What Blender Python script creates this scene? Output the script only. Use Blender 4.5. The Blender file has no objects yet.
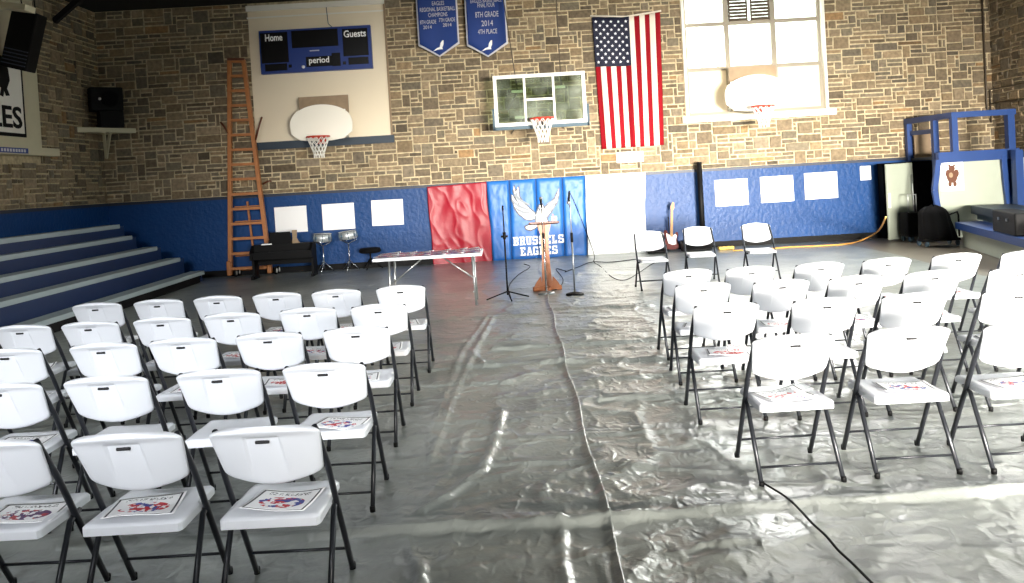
import bpy, bmesh, math, random
import numpy as np
from mathutils import Vector, Matrix, noise

random.seed(11)
S = bpy.context.scene
COL = S.collection
PI = math.pi
V3 = Vector

# ------------------------------------------------------------------ camera
F, H = 860.0, 1.75
PY = 196.0                                  # row of the optical axis (the picture is cropped from above)
Yc = V3((-7.0, PY - 177.0, -F)).normalized()
X0 = V3((1.0, 0.058, 0.0))
Xc = (X0 - Yc * X0.dot(Yc)).normalized()
Zc = Xc.cross(Yc)
cam_d = bpy.data.cameras.new('camera')
cam = bpy.data.objects.new('camera', cam_d)
COL.objects.link(cam)
cam.matrix_world = Matrix(((Xc.x, Xc.y, Xc.z, 0), (Yc.x, Yc.y, Yc.z, 0), (Zc.x, Zc.y, Zc.z, H), (0, 0, 0, 1)))
cam_d.sensor_width = 36.0
cam_d.lens = 36.0 * F / 1024.0
cam_d.shift_y = -(291.5 - PY) / 1024.0
cam_d.clip_end = 200
S.camera = cam


def at(px, py, X=None, Y=None, Z=None):
    v = V3((px - 512.0, PY - py, -F))
    d = V3((Xc.dot(v), Yc.dot(v), Zc.dot(v)))
    if Z is not None:
        t = (Z - H) / d.z
    elif Y is not None:
        t = Y / d.y
    else:
        t = X / d.x
    return V3((d.x * t, d.y * t, H + d.z * t))


# ------------------------------------------------------------------ materials
def lin(c):
    c = c / 255.0
    return c / 12.92 if c <= 0.04045 else ((c + 0.055) / 1.055) ** 2.4


def rgb(r, g, b):
    return (lin(r), lin(g), lin(b), 1.0)


def mat(name, col, rough=0.5, metal=0.0, var=0.0, vscale=4.0, bump=0.0, bscale=20.0, coat=0.0, spec=0.5, bdist=0.02):
    m = bpy.data.materials.new(name)
    m.use_nodes = True
    nt = m.node_tree
    b = nt.nodes['Principled BSDF']
    b.inputs['Base Color'].default_value = col
    b.inputs['Roughness'].default_value = rough
    b.inputs['Metallic'].default_value = metal
    b.inputs['Coat Weight'].default_value = coat
    b.inputs['Specular IOR Level'].default_value = spec
    tc = nt.nodes.new('ShaderNodeTexCoord')
    if var:
        n = nt.nodes.new('ShaderNodeTexNoise')
        n.inputs['Scale'].default_value = vscale
        n.inputs['Detail'].default_value = 5
        nt.links.new(tc.outputs['Object'], n.inputs['Vector'])
        r = nt.nodes.new('ShaderNodeMapRange')
        r.inputs['To Min'].default_value = 1 - var
        r.inputs['To Max'].default_value = 1 + var
        nt.links.new(n.outputs['Fac'], r.inputs['Value'])
        mx = nt.nodes.new('ShaderNodeVectorMath')
        mx.operation = 'SCALE'
        mx.inputs[0].default_value = col[:3]
        nt.links.new(r.outputs[0], mx.inputs['Scale'])
        nt.links.new(mx.outputs[0], b.inputs['Base Color'])
    if bump:
        n2 = nt.nodes.new('ShaderNodeTexNoise')
        n2.inputs['Scale'].default_value = bscale
        n2.inputs['Detail'].default_value = 4
        nt.links.new(tc.outputs['Object'], n2.inputs['Vector'])
        bp = nt.nodes.new('ShaderNodeBump')
        bp.inputs['Strength'].default_value = bump
        bp.inputs['Distance'].default_value = bdist
        nt.links.new(n2.outputs['Fac'], bp.inputs['Height'])
        nt.links.new(bp.outputs[0], b.inputs['Normal'])
    return m


M = {}
M['white_plastic'] = mat('white_plastic', rgb(218, 221, 227), 0.42, bump=0.05, bscale=300)
M['chair_steel'] = mat('chair_steel', rgb(38, 40, 45), 0.34, 0.4)
M['slot_shade'] = mat('slot_shade', rgb(22, 22, 24), 0.8)  # near-black for the shade in the chair back slot
M['blue_paint'] = mat('blue_paint', rgb(14, 60, 114), 0.42, spec=0.25, var=0.12, vscale=2.5, bump=0.5, bscale=14, bdist=0.02)
M['dark_ledge'] = mat('dark_ledge', rgb(32, 40, 58), 0.5, var=0.2)
M['black'] = mat('black', rgb(6, 6, 7), 0.6, spec=0.18)
M['black_cloth'] = mat('black_cloth', rgb(9, 9, 11), 0.95, spec=0.2, bump=0.4, bscale=30)
M['chrome'] = mat('chrome', rgb(205, 208, 212), 0.18, 1.0)
M['drum_metal'] = mat('drum_metal', rgb(214, 218, 220), 0.42, 0.7)
M['grey_metal'] = mat('grey_metal', rgb(165, 168, 168), 0.35, 0.8)
M['wood_ladder'] = mat('wood_ladder', rgb(176, 112, 62), 0.5, var=0.25, vscale=9)
M['wood_lectern'] = mat('wood_lectern', rgb(158, 88, 36), 0.4, var=0.3, vscale=7)
M['wood_dark'] = mat('wood_dark', rgb(92, 46, 24), 0.4, var=0.2)
M['wood_grey'] = mat('wood_grey', rgb(150, 128, 102), 0.7, var=0.25, vscale=9)
M['white_paint'] = mat('white_paint', rgb(236, 232, 222), 0.5, var=0.03)
M['frame_grey'] = mat('frame_grey', rgb(150, 142, 126), 0.6)
M['louvre'] = mat('louvre', rgb(92, 80, 66), 0.7)
M['panel_paint'] = mat('panel_paint', rgb(232, 218, 192), 0.6, var=0.04, vscale=1.5)
M['cream'] = mat('cream', rgb(206, 198, 168), 0.6, var=0.06)
M['paper'] = mat('paper', rgb(250, 250, 250), 0.6)
M['bleach_blue'] = mat('bleach_blue', rgb(12, 40, 80), 0.45, var=0.12)
M['bleach_grey'] = mat('bleach_grey', rgb(160, 172, 174), 0.45, var=0.08)
M['frame_blue'] = mat('frame_blue', rgb(24, 58, 116), 0.42, var=0.1)
M['grey_green'] = mat('grey_green', rgb(164, 171, 156), 0.6, var=0.07, vscale=3)
M['ceiling'] = mat('ceiling', rgb(20, 16, 14), 0.9, var=0.2)
M['orange_rim'] = mat('orange_rim', rgb(196, 54, 30), 0.4)
M['net'] = mat('net', rgb(238, 236, 228), 0.9)
M['board_white'] = mat('board_white', rgb(246, 240, 226), 0.35)
M['pad_grey'] = mat('pad_grey', rgb(62, 86, 100), 0.6)
M['score_blue'] = mat('score_blue', rgb(26, 56, 130), 0.4)
M['score_black'] = mat('score_black', rgb(10, 10, 12), 0.25)
M['banner_blue'] = mat('banner_blue', rgb(26, 58, 128), 0.75, var=0.15, vscale=3)
M['banner_edge'] = mat('banner_edge', rgb(206, 206, 214), 0.7)
M['flag_red'] = mat('flag_red', rgb(140, 14, 26), 0.85, spec=0.2)
M['flag_white'] = mat('flag_white', rgb(240, 230, 214), 0.75)
M['flag_navy'] = mat('flag_navy', rgb(20, 24, 50), 0.75)
M['mat_blue'] = mat('mat_blue', rgb(34, 100, 176), 0.42, spec=0.35, var=0.06, bump=0.15, bscale=9, bdist=0.02)
M['mat_seam'] = mat('mat_seam', rgb(30, 66, 120), 0.6)
M['red_vinyl'] = mat('red_vinyl', rgb(150, 24, 42), 0.4, spec=0.35, var=0.08, bump=0.2, bscale=6, bdist=0.03)
M['white_vinyl'] = mat('white_vinyl', rgb(240, 243, 242), 0.35, bump=0.2, bscale=6, bdist=0.03)
M['logo_dark'] = mat('logo_dark', rgb(50, 58, 74), 0.5)
M['logo_grey'] = mat('logo_grey', rgb(110, 118, 126), 0.5)
M['guitar_red'] = mat('guitar_red', rgb(84, 10, 5), 0.5, spec=0.2)
M['maple'] = mat('maple', rgb(176, 128, 72), 0.5)
M['orange_cord'] = mat('orange_cord', rgb(206, 150, 70), 0.5)
M['yellow'] = mat('yellow', rgb(232, 190, 84), 0.45)
M['brown_fur'] = mat('brown_fur', rgb(96, 58, 40), 0.8, var=0.3, vscale=40)
M['floor'] = mat('floor_boards', rgb(124, 116, 104), 0.35, var=0.15, vscale=2)
M['pink'] = mat('pink', rgb(214, 120, 130), 0.6)
M['red_ink'] = mat('red_ink', rgb(186, 34, 46), 0.6)
M['blue_ink'] = mat('blue_ink', rgb(50, 66, 150), 0.6)
M['pipe'] = mat('pipe', rgb(84, 74, 62), 0.5, 0.4)
M['teal_dark'] = mat('teal_dark', rgb(26, 44, 60), 0.5, var=0.1)


def tarp_material():
    m = bpy.data.materials.new('tarp')
    m.use_nodes = True
    nt = m.node_tree
    b = nt.nodes['Principled BSDF']
    tc = nt.nodes.new('ShaderNodeTexCoord')
    n = nt.nodes.new('ShaderNodeTexNoise')
    n.inputs['Scale'].default_value = 1.1
    n.inputs['Detail'].default_value = 6
    nt.links.new(tc.outputs['Object'], n.inputs['Vector'])
    cr = nt.nodes.new('ShaderNodeValToRGB')
    cr.color_ramp.elements[0].color = rgb(114, 119, 116)
    cr.color_ramp.elements[0].position = 0.3
    cr.color_ramp.elements[1].color = rgb(152, 156, 151)
    cr.color_ramp.elements[1].position = 0.75
    nt.links.new(n.outputs['Fac'], cr.inputs['Fac'])
    nt.links.new(cr.outputs[0], b.inputs['Base Color'])
    b.inputs['Roughness'].default_value = 0.31
    b.inputs['Specular IOR Level'].default_value = 0.8
    # crumple bump: two stretched noises
    prev = None
    for sc, st, di, mapping in ((3.5, 0.5, 0.05, (1, 1.6, 1)), (10.0, 0.35, 0.025, (1.6, 1, 1)), (32.0, 0.25, 0.008, (1, 1, 1))):
        mp = nt.nodes.new('ShaderNodeMapping')
        mp.inputs['Scale'].default_value = mapping
        mp.inputs['Rotation'].default_value = (0, 0, 0.3 if sc > 5 else -0.15)
        nt.links.new(tc.outputs['Object'], mp.inputs['Vector'])
        nn = nt.nodes.new('ShaderNodeTexNoise')
        nn.noise_type = 'RIDGED_MULTIFRACTAL' if sc < 20 else 'FBM'
        nn.inputs['Scale'].default_value = sc
        nn.inputs['Detail'].default_value = 3
        nn.inputs['Distortion'].default_value = 0.6
        nt.links.new(mp.outputs[0], nn.inputs['Vector'])
        bp = nt.nodes.new('ShaderNodeBump')
        bp.inputs['Strength'].default_value = st
        bp.inputs['Distance'].default_value = di
        nt.links.new(nn.outputs['Fac'], bp.inputs['Height'])
        if prev:
            nt.links.new(prev.outputs[0], bp.inputs['Normal'])
        prev = bp
    nt.links.new(prev.outputs[0], b.inputs['Normal'])
    return m


M['tarp'] = tarp_material()


def stone_material():
    m = bpy.data.materials.new('stone')
    m.use_nodes = True
    nt = m.node_tree
    b = nt.nodes['Principled BSDF']
    at_ = nt.nodes.new('ShaderNodeAttribute')
    at_.attribute_name = 'tint'
    tc = nt.nodes.new('ShaderNodeTexCoord')
    n = nt.nodes.new('ShaderNodeTexNoise')
    n.inputs['Scale'].default_value = 14
    n.inputs['Detail'].default_value = 7
    nt.links.new(tc.outputs['Object'], n.inputs['Vector'])
    r = nt.nodes.new('ShaderNodeMapRange')
    r.inputs['From Min'].default_value = 0.3
    r.inputs['From Max'].default_value = 0.7
    r.inputs['To Min'].default_value = 0.72
    r.inputs['To Max'].default_value = 1.28
    nt.links.new(n.outputs['Fac'], r.inputs['Value'])
    mx = nt.nodes.new('ShaderNodeVectorMath')
    mx.operation = 'SCALE'
    nt.links.new(at_.outputs['Color'], mx.inputs[0])
    nt.links.new(r.outputs[0], mx.inputs['Scale'])
    nt.links.new(mx.outputs[0], b.inputs['Base Color'])
    b.inputs['Roughness'].default_value = 0.85
    bp = nt.nodes.new('ShaderNodeBump')
    bp.inputs['Strength'].default_value = 0.6
    bp.inputs['Distance'].default_value = 0.03
    nt.links.new(n.outputs['Fac'], bp.inputs['Height'])
    nt.links.new(bp.outputs[0], b.inputs['Normal'])
    return m


M['stone'] = stone_material()


def glass_material(name, tintc=(0.9, 0.97, 0.93, 1), gloss=0.10, smudge=0.0):
    m = bpy.data.materials.new(name)
    m.use_nodes = True
    nt = m.node_tree
    nt.nodes.remove(nt.nodes['Principled BSDF'])
    out = nt.nodes['Material Output']
    tr = nt.nodes.new('ShaderNodeBsdfTransparent')
    tr.inputs[0].default_value = tintc
    gl = nt.nodes.new('ShaderNodeBsdfGlossy')
    gl.inputs['Roughness'].default_value = 0.05
    mx = nt.nodes.new('ShaderNodeMixShader')
    mx.inputs[0].default_value = gloss
    nt.links.new(tr.outputs[0], mx.inputs[1])
    nt.links.new(gl.outputs[0], mx.inputs[2])
    last = mx
    if smudge:
        df = nt.nodes.new('ShaderNodeBsdfDiffuse')
        df.inputs[0].default_value = (0.9, 0.95, 0.85, 1)
        tc = nt.nodes.new('ShaderNodeTexCoord')
        n = nt.nodes.new('ShaderNodeTexNoise')
        n.inputs['Scale'].default_value = 2.2
        n.inputs['Detail'].default_value = 8
        nt.links.new(tc.outputs['Object'], n.inputs['Vector'])
        r = nt.nodes.new('ShaderNodeMapRange')
        r.inputs['From Min'].default_value = 0.4
        r.inputs['From Max'].default_value = 0.75
        r.inputs['To Max'].default_value = smudge
        nt.links.new(n.outputs['Fac'], r.inputs['Value'])
        m2 = nt.nodes.new('ShaderNodeMixShader')
        nt.links.new(r.outputs[0], m2.inputs[0])
        nt.links.new(mx.outputs[0], m2.inputs[1])
        nt.links.new(df.outputs[0], m2.inputs[2])
        last = m2
    nt.links.new(last.outputs[0], out.inputs['Surface'])
    return m


M['glass'] = glass_material('window_glass')
M['backboard_glass'] = glass_material('backboard_glass', (0.66, 0.74, 0.64, 1), 0.08, 0.2)


def emis(name, col, s):
    m = bpy.data.materials.new(name)
    m.use_nodes = True
    b = m.node_tree.nodes['Principled BSDF']
    b.inputs['Base Color'].default_value = col
    b.inputs['Emission Color'].default_value = col
    b.inputs['Emission Strength'].default_value = s
    return m


M['added_glow'] = emis('added_glow', (1.0, 0.97, 0.92, 1), 2.2)  # glow for the added rear door and window


def drawing_material(name, ca, cb, seed):
    m = bpy.data.materials.new(name)
    m.use_nodes = True
    nt = m.node_tree
    b = nt.nodes['Principled BSDF']
    b.inputs['Roughness'].default_value = 0.55
    N = nt.nodes.new
    L = nt.links.new

    def mth(op, a, b_=None, c=None):
        n = N('ShaderNodeMath')
        n.operation = op
        for i, v in enumerate((a, b_, c)):
            if v is None:
                continue
            if isinstance(v, (int, float)):
                n.inputs[i].default_value = v
            else:
                L(v, n.inputs[i])
        return n.outputs[0]
    tc = N('ShaderNodeTexCoord')
    sp = N('ShaderNodeSeparateXYZ')
    L(tc.outputs['Generated'], sp.inputs[0])
    dx = mth('ABSOLUTE', mth('SUBTRACT', sp.outputs[0], 0.5))
    dy = mth('ABSOLUTE', mth('SUBTRACT', sp.outputs[1], 0.5))
    mxd = mth('MAXIMUM', dx, dy)
    border = mth('MULTIPLY', mth('GREATER_THAN', mxd, 0.435), mth('LESS_THAN', mxd, 0.465))
    oi = N('ShaderNodeObjectInfo')
    cmb = N('ShaderNodeCombineXYZ')
    L(mth('MULTIPLY', oi.outputs['Random'], 40.0), cmb.inputs[2])
    va = N('ShaderNodeVectorMath')
    va.operation = 'ADD'
    L(tc.outputs['Generated'], va.inputs[0])
    L(cmb.outputs[0], va.inputs[1])
    n1 = N('ShaderNodeTexNoise')
    n1.inputs['Scale'].default_value = 8 + seed
    n1.inputs['Detail'].default_value = 2
    L(va.outputs[0], n1.inputs['Vector'])
    n2 = N('ShaderNodeTexNoise')
    n2.inputs['Scale'].default_value = 5
    L(va.outputs[0], n2.inputs['Vector'])
    r2 = mth('ADD', mth('POWER', mth('DIVIDE', dx, 0.36), 2), mth('POWER', mth('DIVIDE', mth('ABSOLUTE', mth('SUBTRACT', sp.outputs[1], 0.42)), 0.26), 2))
    blob = mth('MULTIPLY', mth('LESS_THAN', r2, 1.0 if seed < 5 else 3.0), mth('GREATER_THAN', n1.outputs['Fac'], 0.49 if seed < 5 else 0.4))
    wv = N('ShaderNodeTexNoise')
    wv.inputs['Scale'].default_value = 26
    L(va.outputs[0], wv.inputs['Vector'])
    head = mth('MULTIPLY', mth('MULTIPLY', mth('GREATER_THAN', sp.outputs[1], 0.76), mth('LESS_THAN', sp.outputs[1], 0.87)),
               mth('MULTIPLY', mth('LESS_THAN', dx, 0.33), mth('GREATER_THAN', wv.outputs['Fac'], 0.53)))
    c1 = N('ShaderNodeMix')
    c1.data_type = 'RGBA'
    L(mth('GREATER_THAN', n2.outputs['Fac'], 0.5), c1.inputs[0])
    c1.inputs[6].default_value = ca
    c1.inputs[7].default_value = cb
    c2 = N('ShaderNodeMix')
    c2.data_type = 'RGBA'
    L(blob, c2.inputs[0])
    c2.inputs[6].default_value = rgb(246, 246, 248)
    L(c1.outputs[2], c2.inputs[7])
    c3 = N('ShaderNodeMix')
    c3.data_type = 'RGBA'
    L(mth('MAXIMUM', border, head), c3.inputs[0])
    L(c2.outputs[2], c3.inputs[6])
    c3.inputs[7].default_value = rgb(38, 38, 52)
    L(c3.outputs[2], b.inputs['Base Color'])
    return m


M['drawing_rb'] = drawing_material('drawing_rb', rgb(196, 40, 54), rgb(52, 66, 150), 0)
M['drawing_r'] = drawing_material('drawing_r', rgb(192, 34, 44), rgb(206, 60, 66), 2)
M['drawing_p'] = drawing_material('drawing_p', rgb(92, 60, 108), rgb(180, 60, 70), 1)
M['drawing_bold'] = drawing_material('drawing_bold', rgb(190, 30, 44), rgb(60, 60, 150), 6)
M['drawing_y'] = drawing_material('drawing_y', rgb(216, 190, 66), rgb(60, 74, 150), -3)


# ------------------------------------------------------------------ mesh builder
class MB:
    def __init__(self):
        self.bm = bmesh.new()
        self.mi = 0

    def face(self, vs):
        try:
            f = self.bm.faces.new(vs)
            f.material_index = self.mi
            return f
        except ValueError:
            return None

    def box(self, x0, x1, y0, y1, z0, z1):
        return self.obox(V3(((x0 + x1) / 2, (y0 + y1) / 2, (z0 + z1) / 2)), (abs(x1 - x0), abs(y1 - y0), abs(z1 - z0)))

    def obox(self, c, s, R=None, bev=0.0):
        c = V3(c)
        vs = []
        for i in (-1, 1):
            for j in (-1, 1):
                for k in (-1, 1):
                    p = V3((i * s[0] / 2, j * s[1] / 2, k * s[2] / 2))
                    if R is not None:
                        p = R @ p
                    vs.append(self.bm.verts.new(c + p))
        fs = []
        for q in ((0, 1, 3, 2), (4, 6, 7, 5), (0, 4, 5, 1), (2, 3, 7, 6), (0, 2, 6, 4), (1, 5, 7, 3)):
            fs.append(self.face([vs[i] for i in q]))
        if bev:
            es = list({e for f in fs for e in f.edges})
            bmesh.ops.bevel(self.bm, geom=es, offset=bev, segments=2, affect='EDGES', profile=0.5)
        return self

    def beam(self, p0, p1, w, d, up=V3((0, 1, 0))):
        """rectangular bar from p0 to p1, w wide across, d deep along `up`"""
        p0, p1 = V3(p0), V3(p1)
        z = (p1 - p0).normalized()
        y = (up - z * up.dot(z)).normalized()
        x = y.cross(z)
        R = Matrix((x, y, z)).transposed()
        return self.obox((p0 + p1) / 2, (w, d, (p1 - p0).length), R)

    def tube(self, pts, r, seg=8, cap=True, closed=False, flat=1.0):
        pts = [V3(p) for p in pts]
        n = len(pts)
        rings = []
        up = None
        for i, p in enumerate(pts):
            if closed:
                t = (pts[(i + 1) % n] - pts[i - 1]).normalized()
            elif i == 0:
                t = (pts[1] - pts[0]).normalized()
            elif i == n - 1:
                t = (pts[-1] - pts[-2]).normalized()
            else:
                t = ((pts[i + 1] - p).normalized() + (p - pts[i - 1]).normalized()).normalized()
            if up is None:
                up = V3((0, 0, 1)) if abs(t.z) < 0.9 else V3((0, 1, 0))
            a = (up - t * up.dot(t))
            if a.length < 1e-5:
                a = V3((1, 0, 0)) - t * t.x
            a.normalize()
            b = t.cross(a)
            up = a
            rr = r[i] if isinstance(r, (list, tuple)) else r
            rings.append([self.bm.verts.new(p + a * (math.cos(2 * PI * k / seg) * rr) + b * (math.sin(2 * PI * k / seg) * rr * flat)) for k in range(seg)])
        m = n if closed else n - 1
        for i in range(m):
            A, B = rings[i], rings[(i + 1) % n]
            for k in range(seg):
                f = self.face([A[k], A[(k + 1) % seg], B[(k + 1) % seg], B[k]])
                if f:
                    f.smooth = True
        if cap and not closed:
            self.face(rings[0][::-1])
            self.face(rings[-1])
        return self

    def lathe(self, prof, c, seg=24, axis='z', R=None):
        c = V3(c)
        rings = []
        for (r, z) in prof:
            ring = []
            for k in range(seg):
                a = 2 * PI * k / seg
                p = V3((r * math.cos(a), r * math.sin(a), z))
                if axis == 'y':
                    p = V3((p.x, p.z, p.y))
                elif axis == 'x':
                    p = V3((p.z, p.x, p.y))
                if R is not None:
                    p = R @ p
                ring.append(self.bm.verts.new(c + p))
            rings.append(ring)
        for A, B in zip(rings, rings[1:]):
            for k in range(seg):
                f = self.face([A[k], A[(k + 1) % seg], B[(k + 1) % seg], B[k]])
                if f:
                    f.smooth = True
        self.face(rings[0][::-1])
        self.face(rings[-1])
        return self

    def prism(self, pts, vec):
        vec = V3(vec)
        a = [self.bm.verts.new(V3(p)) for p in pts]
        b = [self.bm.verts.new(V3(p) + vec) for p in pts]
        self.face(a)
        self.face(b[::-1])
        n = len(a)
        for i in range(n):
            self.face([a[i], b[i], b[(i + 1) % n], a[(i + 1) % n]])
        return self

    def sphere(self, c, r, seg=16, sc=(1, 1, 1)):
        c = V3(c)
        nr = max(6, seg // 2)
        prof = [(max(1e-4, math.sin(PI * i / nr)) * r, -math.cos(PI * i / nr) * r) for i in range(nr + 1)]
        rings = []
        for (rr, z) in prof:
            rings.append([self.bm.verts.new(c + V3((rr * math.cos(2 * PI * k / seg) * sc[0], rr * math.sin(2 * PI * k / seg) * sc[1], z * sc[2]))) for k in range(seg)])
        for A, B in zip(rings, rings[1:]):
            for k in range(seg):
                f = self.face([A[k], A[(k + 1) % seg], B[(k + 1) % seg], B[k]])
                if f:
                    f.smooth = True
        self.face(rings[0][::-1])
        self.face(rings[-1])
        return self

    def sheet(self, fn, nu, nv, th=None):
        """fn(u,v)->Vector u,v in 0..1 ; th = thickness vector (closed slab)"""
        def lay(off):
            return [[self.bm.verts.new(fn(i / nu, j / nv) + off) for i in range(nu + 1)] for j in range(nv + 1)]
        A = lay(V3((0, 0, 0)))
        for j in range(nv):
            for i in range(nu):
                f = self.face([A[j][i], A[j][i + 1], A[j + 1][i + 1], A[j + 1][i]])
                if f:
                    f.smooth = True
        if th is not None:
            B = lay(V3(th))
            for j in range(nv):
                for i in range(nu):
                    f = self.face([B[j][i], B[j + 1][i], B[j + 1][i + 1], B[j][i + 1]])
                    if f:
                        f.smooth = True
            rim_a = [A[0][i] for i in range(nu + 1)] + [A[j][nu] for j in range(1, nv + 1)] + [A[nv][i] for i in range(nu - 1, -1, -1)] + [A[j][0] for j in range(nv - 1, 0, -1)]
            rim_b = [B[0][i] for i in range(nu + 1)] + [B[j][nu] for j in range(1, nv + 1)] + [B[nv][i] for i in range(nu - 1, -1, -1)] + [B[j][0] for j in range(nv - 1, 0, -1)]
            n = len(rim_a)
            for k in range(n):
                self.face([rim_a[k], rim_b[k], rim_b[(k + 1) % n], rim_a[(k + 1) % n]])
        return self


def wloc(o):
    p = V3((0, 0, 0))
    while o is not None:
        p += o.location
        o = o.parent
    return p


def link_mesh(name, me, mats, parent=None):
    for m in (mats if isinstance(mats, (list, tuple)) else [mats]):
        me.materials.append(M[m])
    o = bpy.data.objects.new(name, me)
    COL.objects.link(o)
    if parent is not None:
        me.transform(Matrix.Translation(-wloc(parent)))
        o.parent = parent
    else:
        vs = np.empty(len(me.vertices) * 3, dtype=np.float32)
        me.vertices.foreach_get('co', vs)
        vs = vs.reshape(-1, 3)
        lo, hi = vs.min(0), vs.max(0)
        c = V3((float(lo[0] + hi[0]) / 2, float(lo[1] + hi[1]) / 2, float(lo[2])))
        me.transform(Matrix.Translation(-c))
        o.location = c
    return o


def build(mb, name, mats, parent=None):
    bmesh.ops.recalc_face_normals(mb.bm, faces=mb.bm.faces)
    me = bpy.data.meshes.new(name)
    mb.bm.to_mesh(me)
    mb.bm.free()
    return link_mesh(name, me, mats, parent)


def thing(name, label, cat, loc=(0, 0, 0), rz=0.0, group=None):
    o = bpy.data.objects.new(name, None)
    o.empty_display_size = 0.1
    COL.objects.link(o)
    o.location = loc
    o.rotation_euler = (0, 0, rz)
    o['label'] = label
    o['category'] = cat
    if group:
        o['group'] = group
    return o


def tag(o, label, cat, group=None):
    o['label'] = label
    o['category'] = cat
    if group:
        o['group'] = group
    return o


def struct(mb, name, mats):
    o = build(mb, name, mats)
    o['kind'] = 'structure'
    return o


def text(s, name, O, U, Vv, w, h, mt, parent, bold=0.0, depth=0.004, off=None):
    """letters fitted into a w x h box centred at O, spanned by U and Vv"""
    cu = bpy.data.curves.new(name, 'FONT')
    cu.body = s
    cu.align_x = 'CENTER'
    cu.offset = bold
    cu.resolution_u = 3
    cu.extrude = 0.02
    t = bpy.data.objects.new(name, cu)
    COL.objects.link(t)
    dg = bpy.context.evaluated_depsgraph_get()
    me = bpy.data.meshes.new_from_object(t.evaluated_get(dg))
    bpy.data.objects.remove(t)
    bpy.data.curves.remove(cu)
    vs = [v.co.copy() for v in me.vertices]
    x0, x1 = min(v.x for v in vs), max(v.x for v in vs)
    y0, y1 = min(v.y for v in vs), max(v.y for v in vs)
    N = U.cross(Vv)
    for v, c in zip(me.vertices, vs):
        v.co = O + U * (((c.x - x0) / (x1 - x0) - 0.5) * w) + Vv * (((c.y - y0) / (y1 - y0) - 0.5) * h) + N * (c.z / 0.02 * depth)
    me.materials.clear()
    return link_mesh(name, me, mt, parent)


EX, EZ, EY = V3((1, 0, 0)), V3((0, 0, 1)), V3((0, 1, 0))

# ------------------------------------------------------------------ room shell
WY = 18.3                                   # the back wall
XL = at(107, 205, Y=WY).x                   # left wall
XR = at(993, 100, Y=WY).x                   # right wall
YB = -7.0                                   # wall behind the camera
ZC = 5.72                                   # ceiling
WZ = 1.68                                   # top of the blue wainscot


def masonry(mb, u0, u1, v0, v1, place, holes=(), unit=0.086, seed=1):
    """random ashlar: irregular squared stones raised from a mortar bed"""
    rnd = random.Random(seed)
    lay = mb.bm.loops.layers.float_color.get('tint') or mb.bm.loops.layers.float_color.new('tint')
    nu, nv = int((u1 - u0) / unit), int((v1 - v0) / unit)
    uu, vv = (u1 - u0) / nu, (v1 - v0) / nv
    occ = [[False] * nu for _ in range(nv)]
    pal = [(128, 113, 90), (120, 105, 84), (138, 121, 96), (124, 112, 94), (142, 124, 98), (112, 99, 80), (134, 115, 88), (146, 129, 104), (118, 108, 90)]
    for j in range(nv):
        for i in range(nu):
            if occ[j][i]:
                continue
            hgt = rnd.choices((1, 2, 3), (0.56, 0.38, 0.06))[0]
            wid = rnd.choices((2, 3, 4, 5, 6), (0.2, 0.27, 0.25, 0.18, 0.1))[0]
            if hgt == 3:
                wid = min(wid, 4)
            if hgt == 2 and rnd.random() < 0.15:
                wid = 1 + (rnd.random() < 0.5)
            hgt = min(hgt, nv - j)
            w = 0
            while w < wid and i + w < nu and not occ[j][i + w]:
                w += 1
            hh = 1
            while hh < hgt and all(not occ[j + hh][i + k] for k in range(w)):
                hh += 1
            for b in range(hh):
                for k in range(w):
                    occ[j + b][i + k] = True
            a0, a1 = u0 + i * uu, u0 + (i + w) * uu
            b0, b1 = v0 + j * vv, v0 + (j + hh) * vv
            if any(a0 < h1 - 0.02 and a1 > h0 + 0.02 and b0 < g1 - 0.02 and b1 > g0 + 0.02 for (h0, h1, g0, g1) in holes):
                # cut the stone back to the opening where enough is left
                for (h0, h1, g0, g1) in holes:
                    if a0 < h1 and a1 > h0 and b0 < g1 and b1 > g0:
                        if a0 < h0 and h0 - a0 > 0.06:
                            a1 = h0
                        elif a1 > h1 and a1 - h1 > 0.06:
                            a0 = h1
                        elif b0 < g0 and g0 - b0 > 0.05:
                            b1 = g0
                        elif b1 > g1 and b1 - g1 > 0.05:
                            b0 = g1
                        else:
                            a0 = None
                        break
                if a0 is None:
                    continue
            g = 0.009 + rnd.random() * 0.006
            jt = lambda: rnd.uniform(-0.005, 0.007)
            co = [(a0 + g + jt(), b0 + g + jt()), (a1 - g + jt(), b0 + g + jt()), (a1 - g + jt(), b1 - g + jt()), (a0 + g + jt(), b1 - g + jt())]
            dep = rnd.uniform(0.012, 0.032)
            cu, cv = (a0 + a1) / 2, (b0 + b1) / 2
            base = [mb.bm.verts.new(place(u, v, 0)) for u, v in co]
            top = []
            for u, v in co:
                du, dv = (0.012 if u < cu else -0.012), (0.01 if v < cv else -0.01)
                top.append(mb.bm.verts.new(place(u + du, v + dv, dep + rnd.uniform(-0.004, 0.004))))
            c = pal[rnd.randrange(len(pal))]
            k = rnd.uniform(0.86, 1.1)
            if rnd.random() < 0.02:
                c = (146, 116, 80)
            if rnd.random() < 0.07:
                k *= 0.8
            colr = rgb(min(255, c[0] * k), min(255, c[1] * k), min(255, c[2] * k))
            fs = [mb.face(top)] + [mb.face([base[q], base[(q + 1) % 4], top[(q + 1) % 4], top[q]]) for q in range(4)]
            for f in fs:
                for l in f.loops:
                    l[lay] = colr
    return mb


def tint_rest(mb, c=(192, 176, 144)):
    lay = mb.bm.loops.layers.float_color.get('tint') or mb.bm.loops.layers.float_color.new('tint')
    cc = rgb(*c)
    for f in mb.bm.faces:
        for l in f.loops:
            if l[lay][3] == 0.0 or tuple(l[lay])[:3] == (0.0, 0.0, 0.0) or tuple(l[lay])[:3] == (1.0, 1.0, 1.0):
                l[lay] = cc


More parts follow.
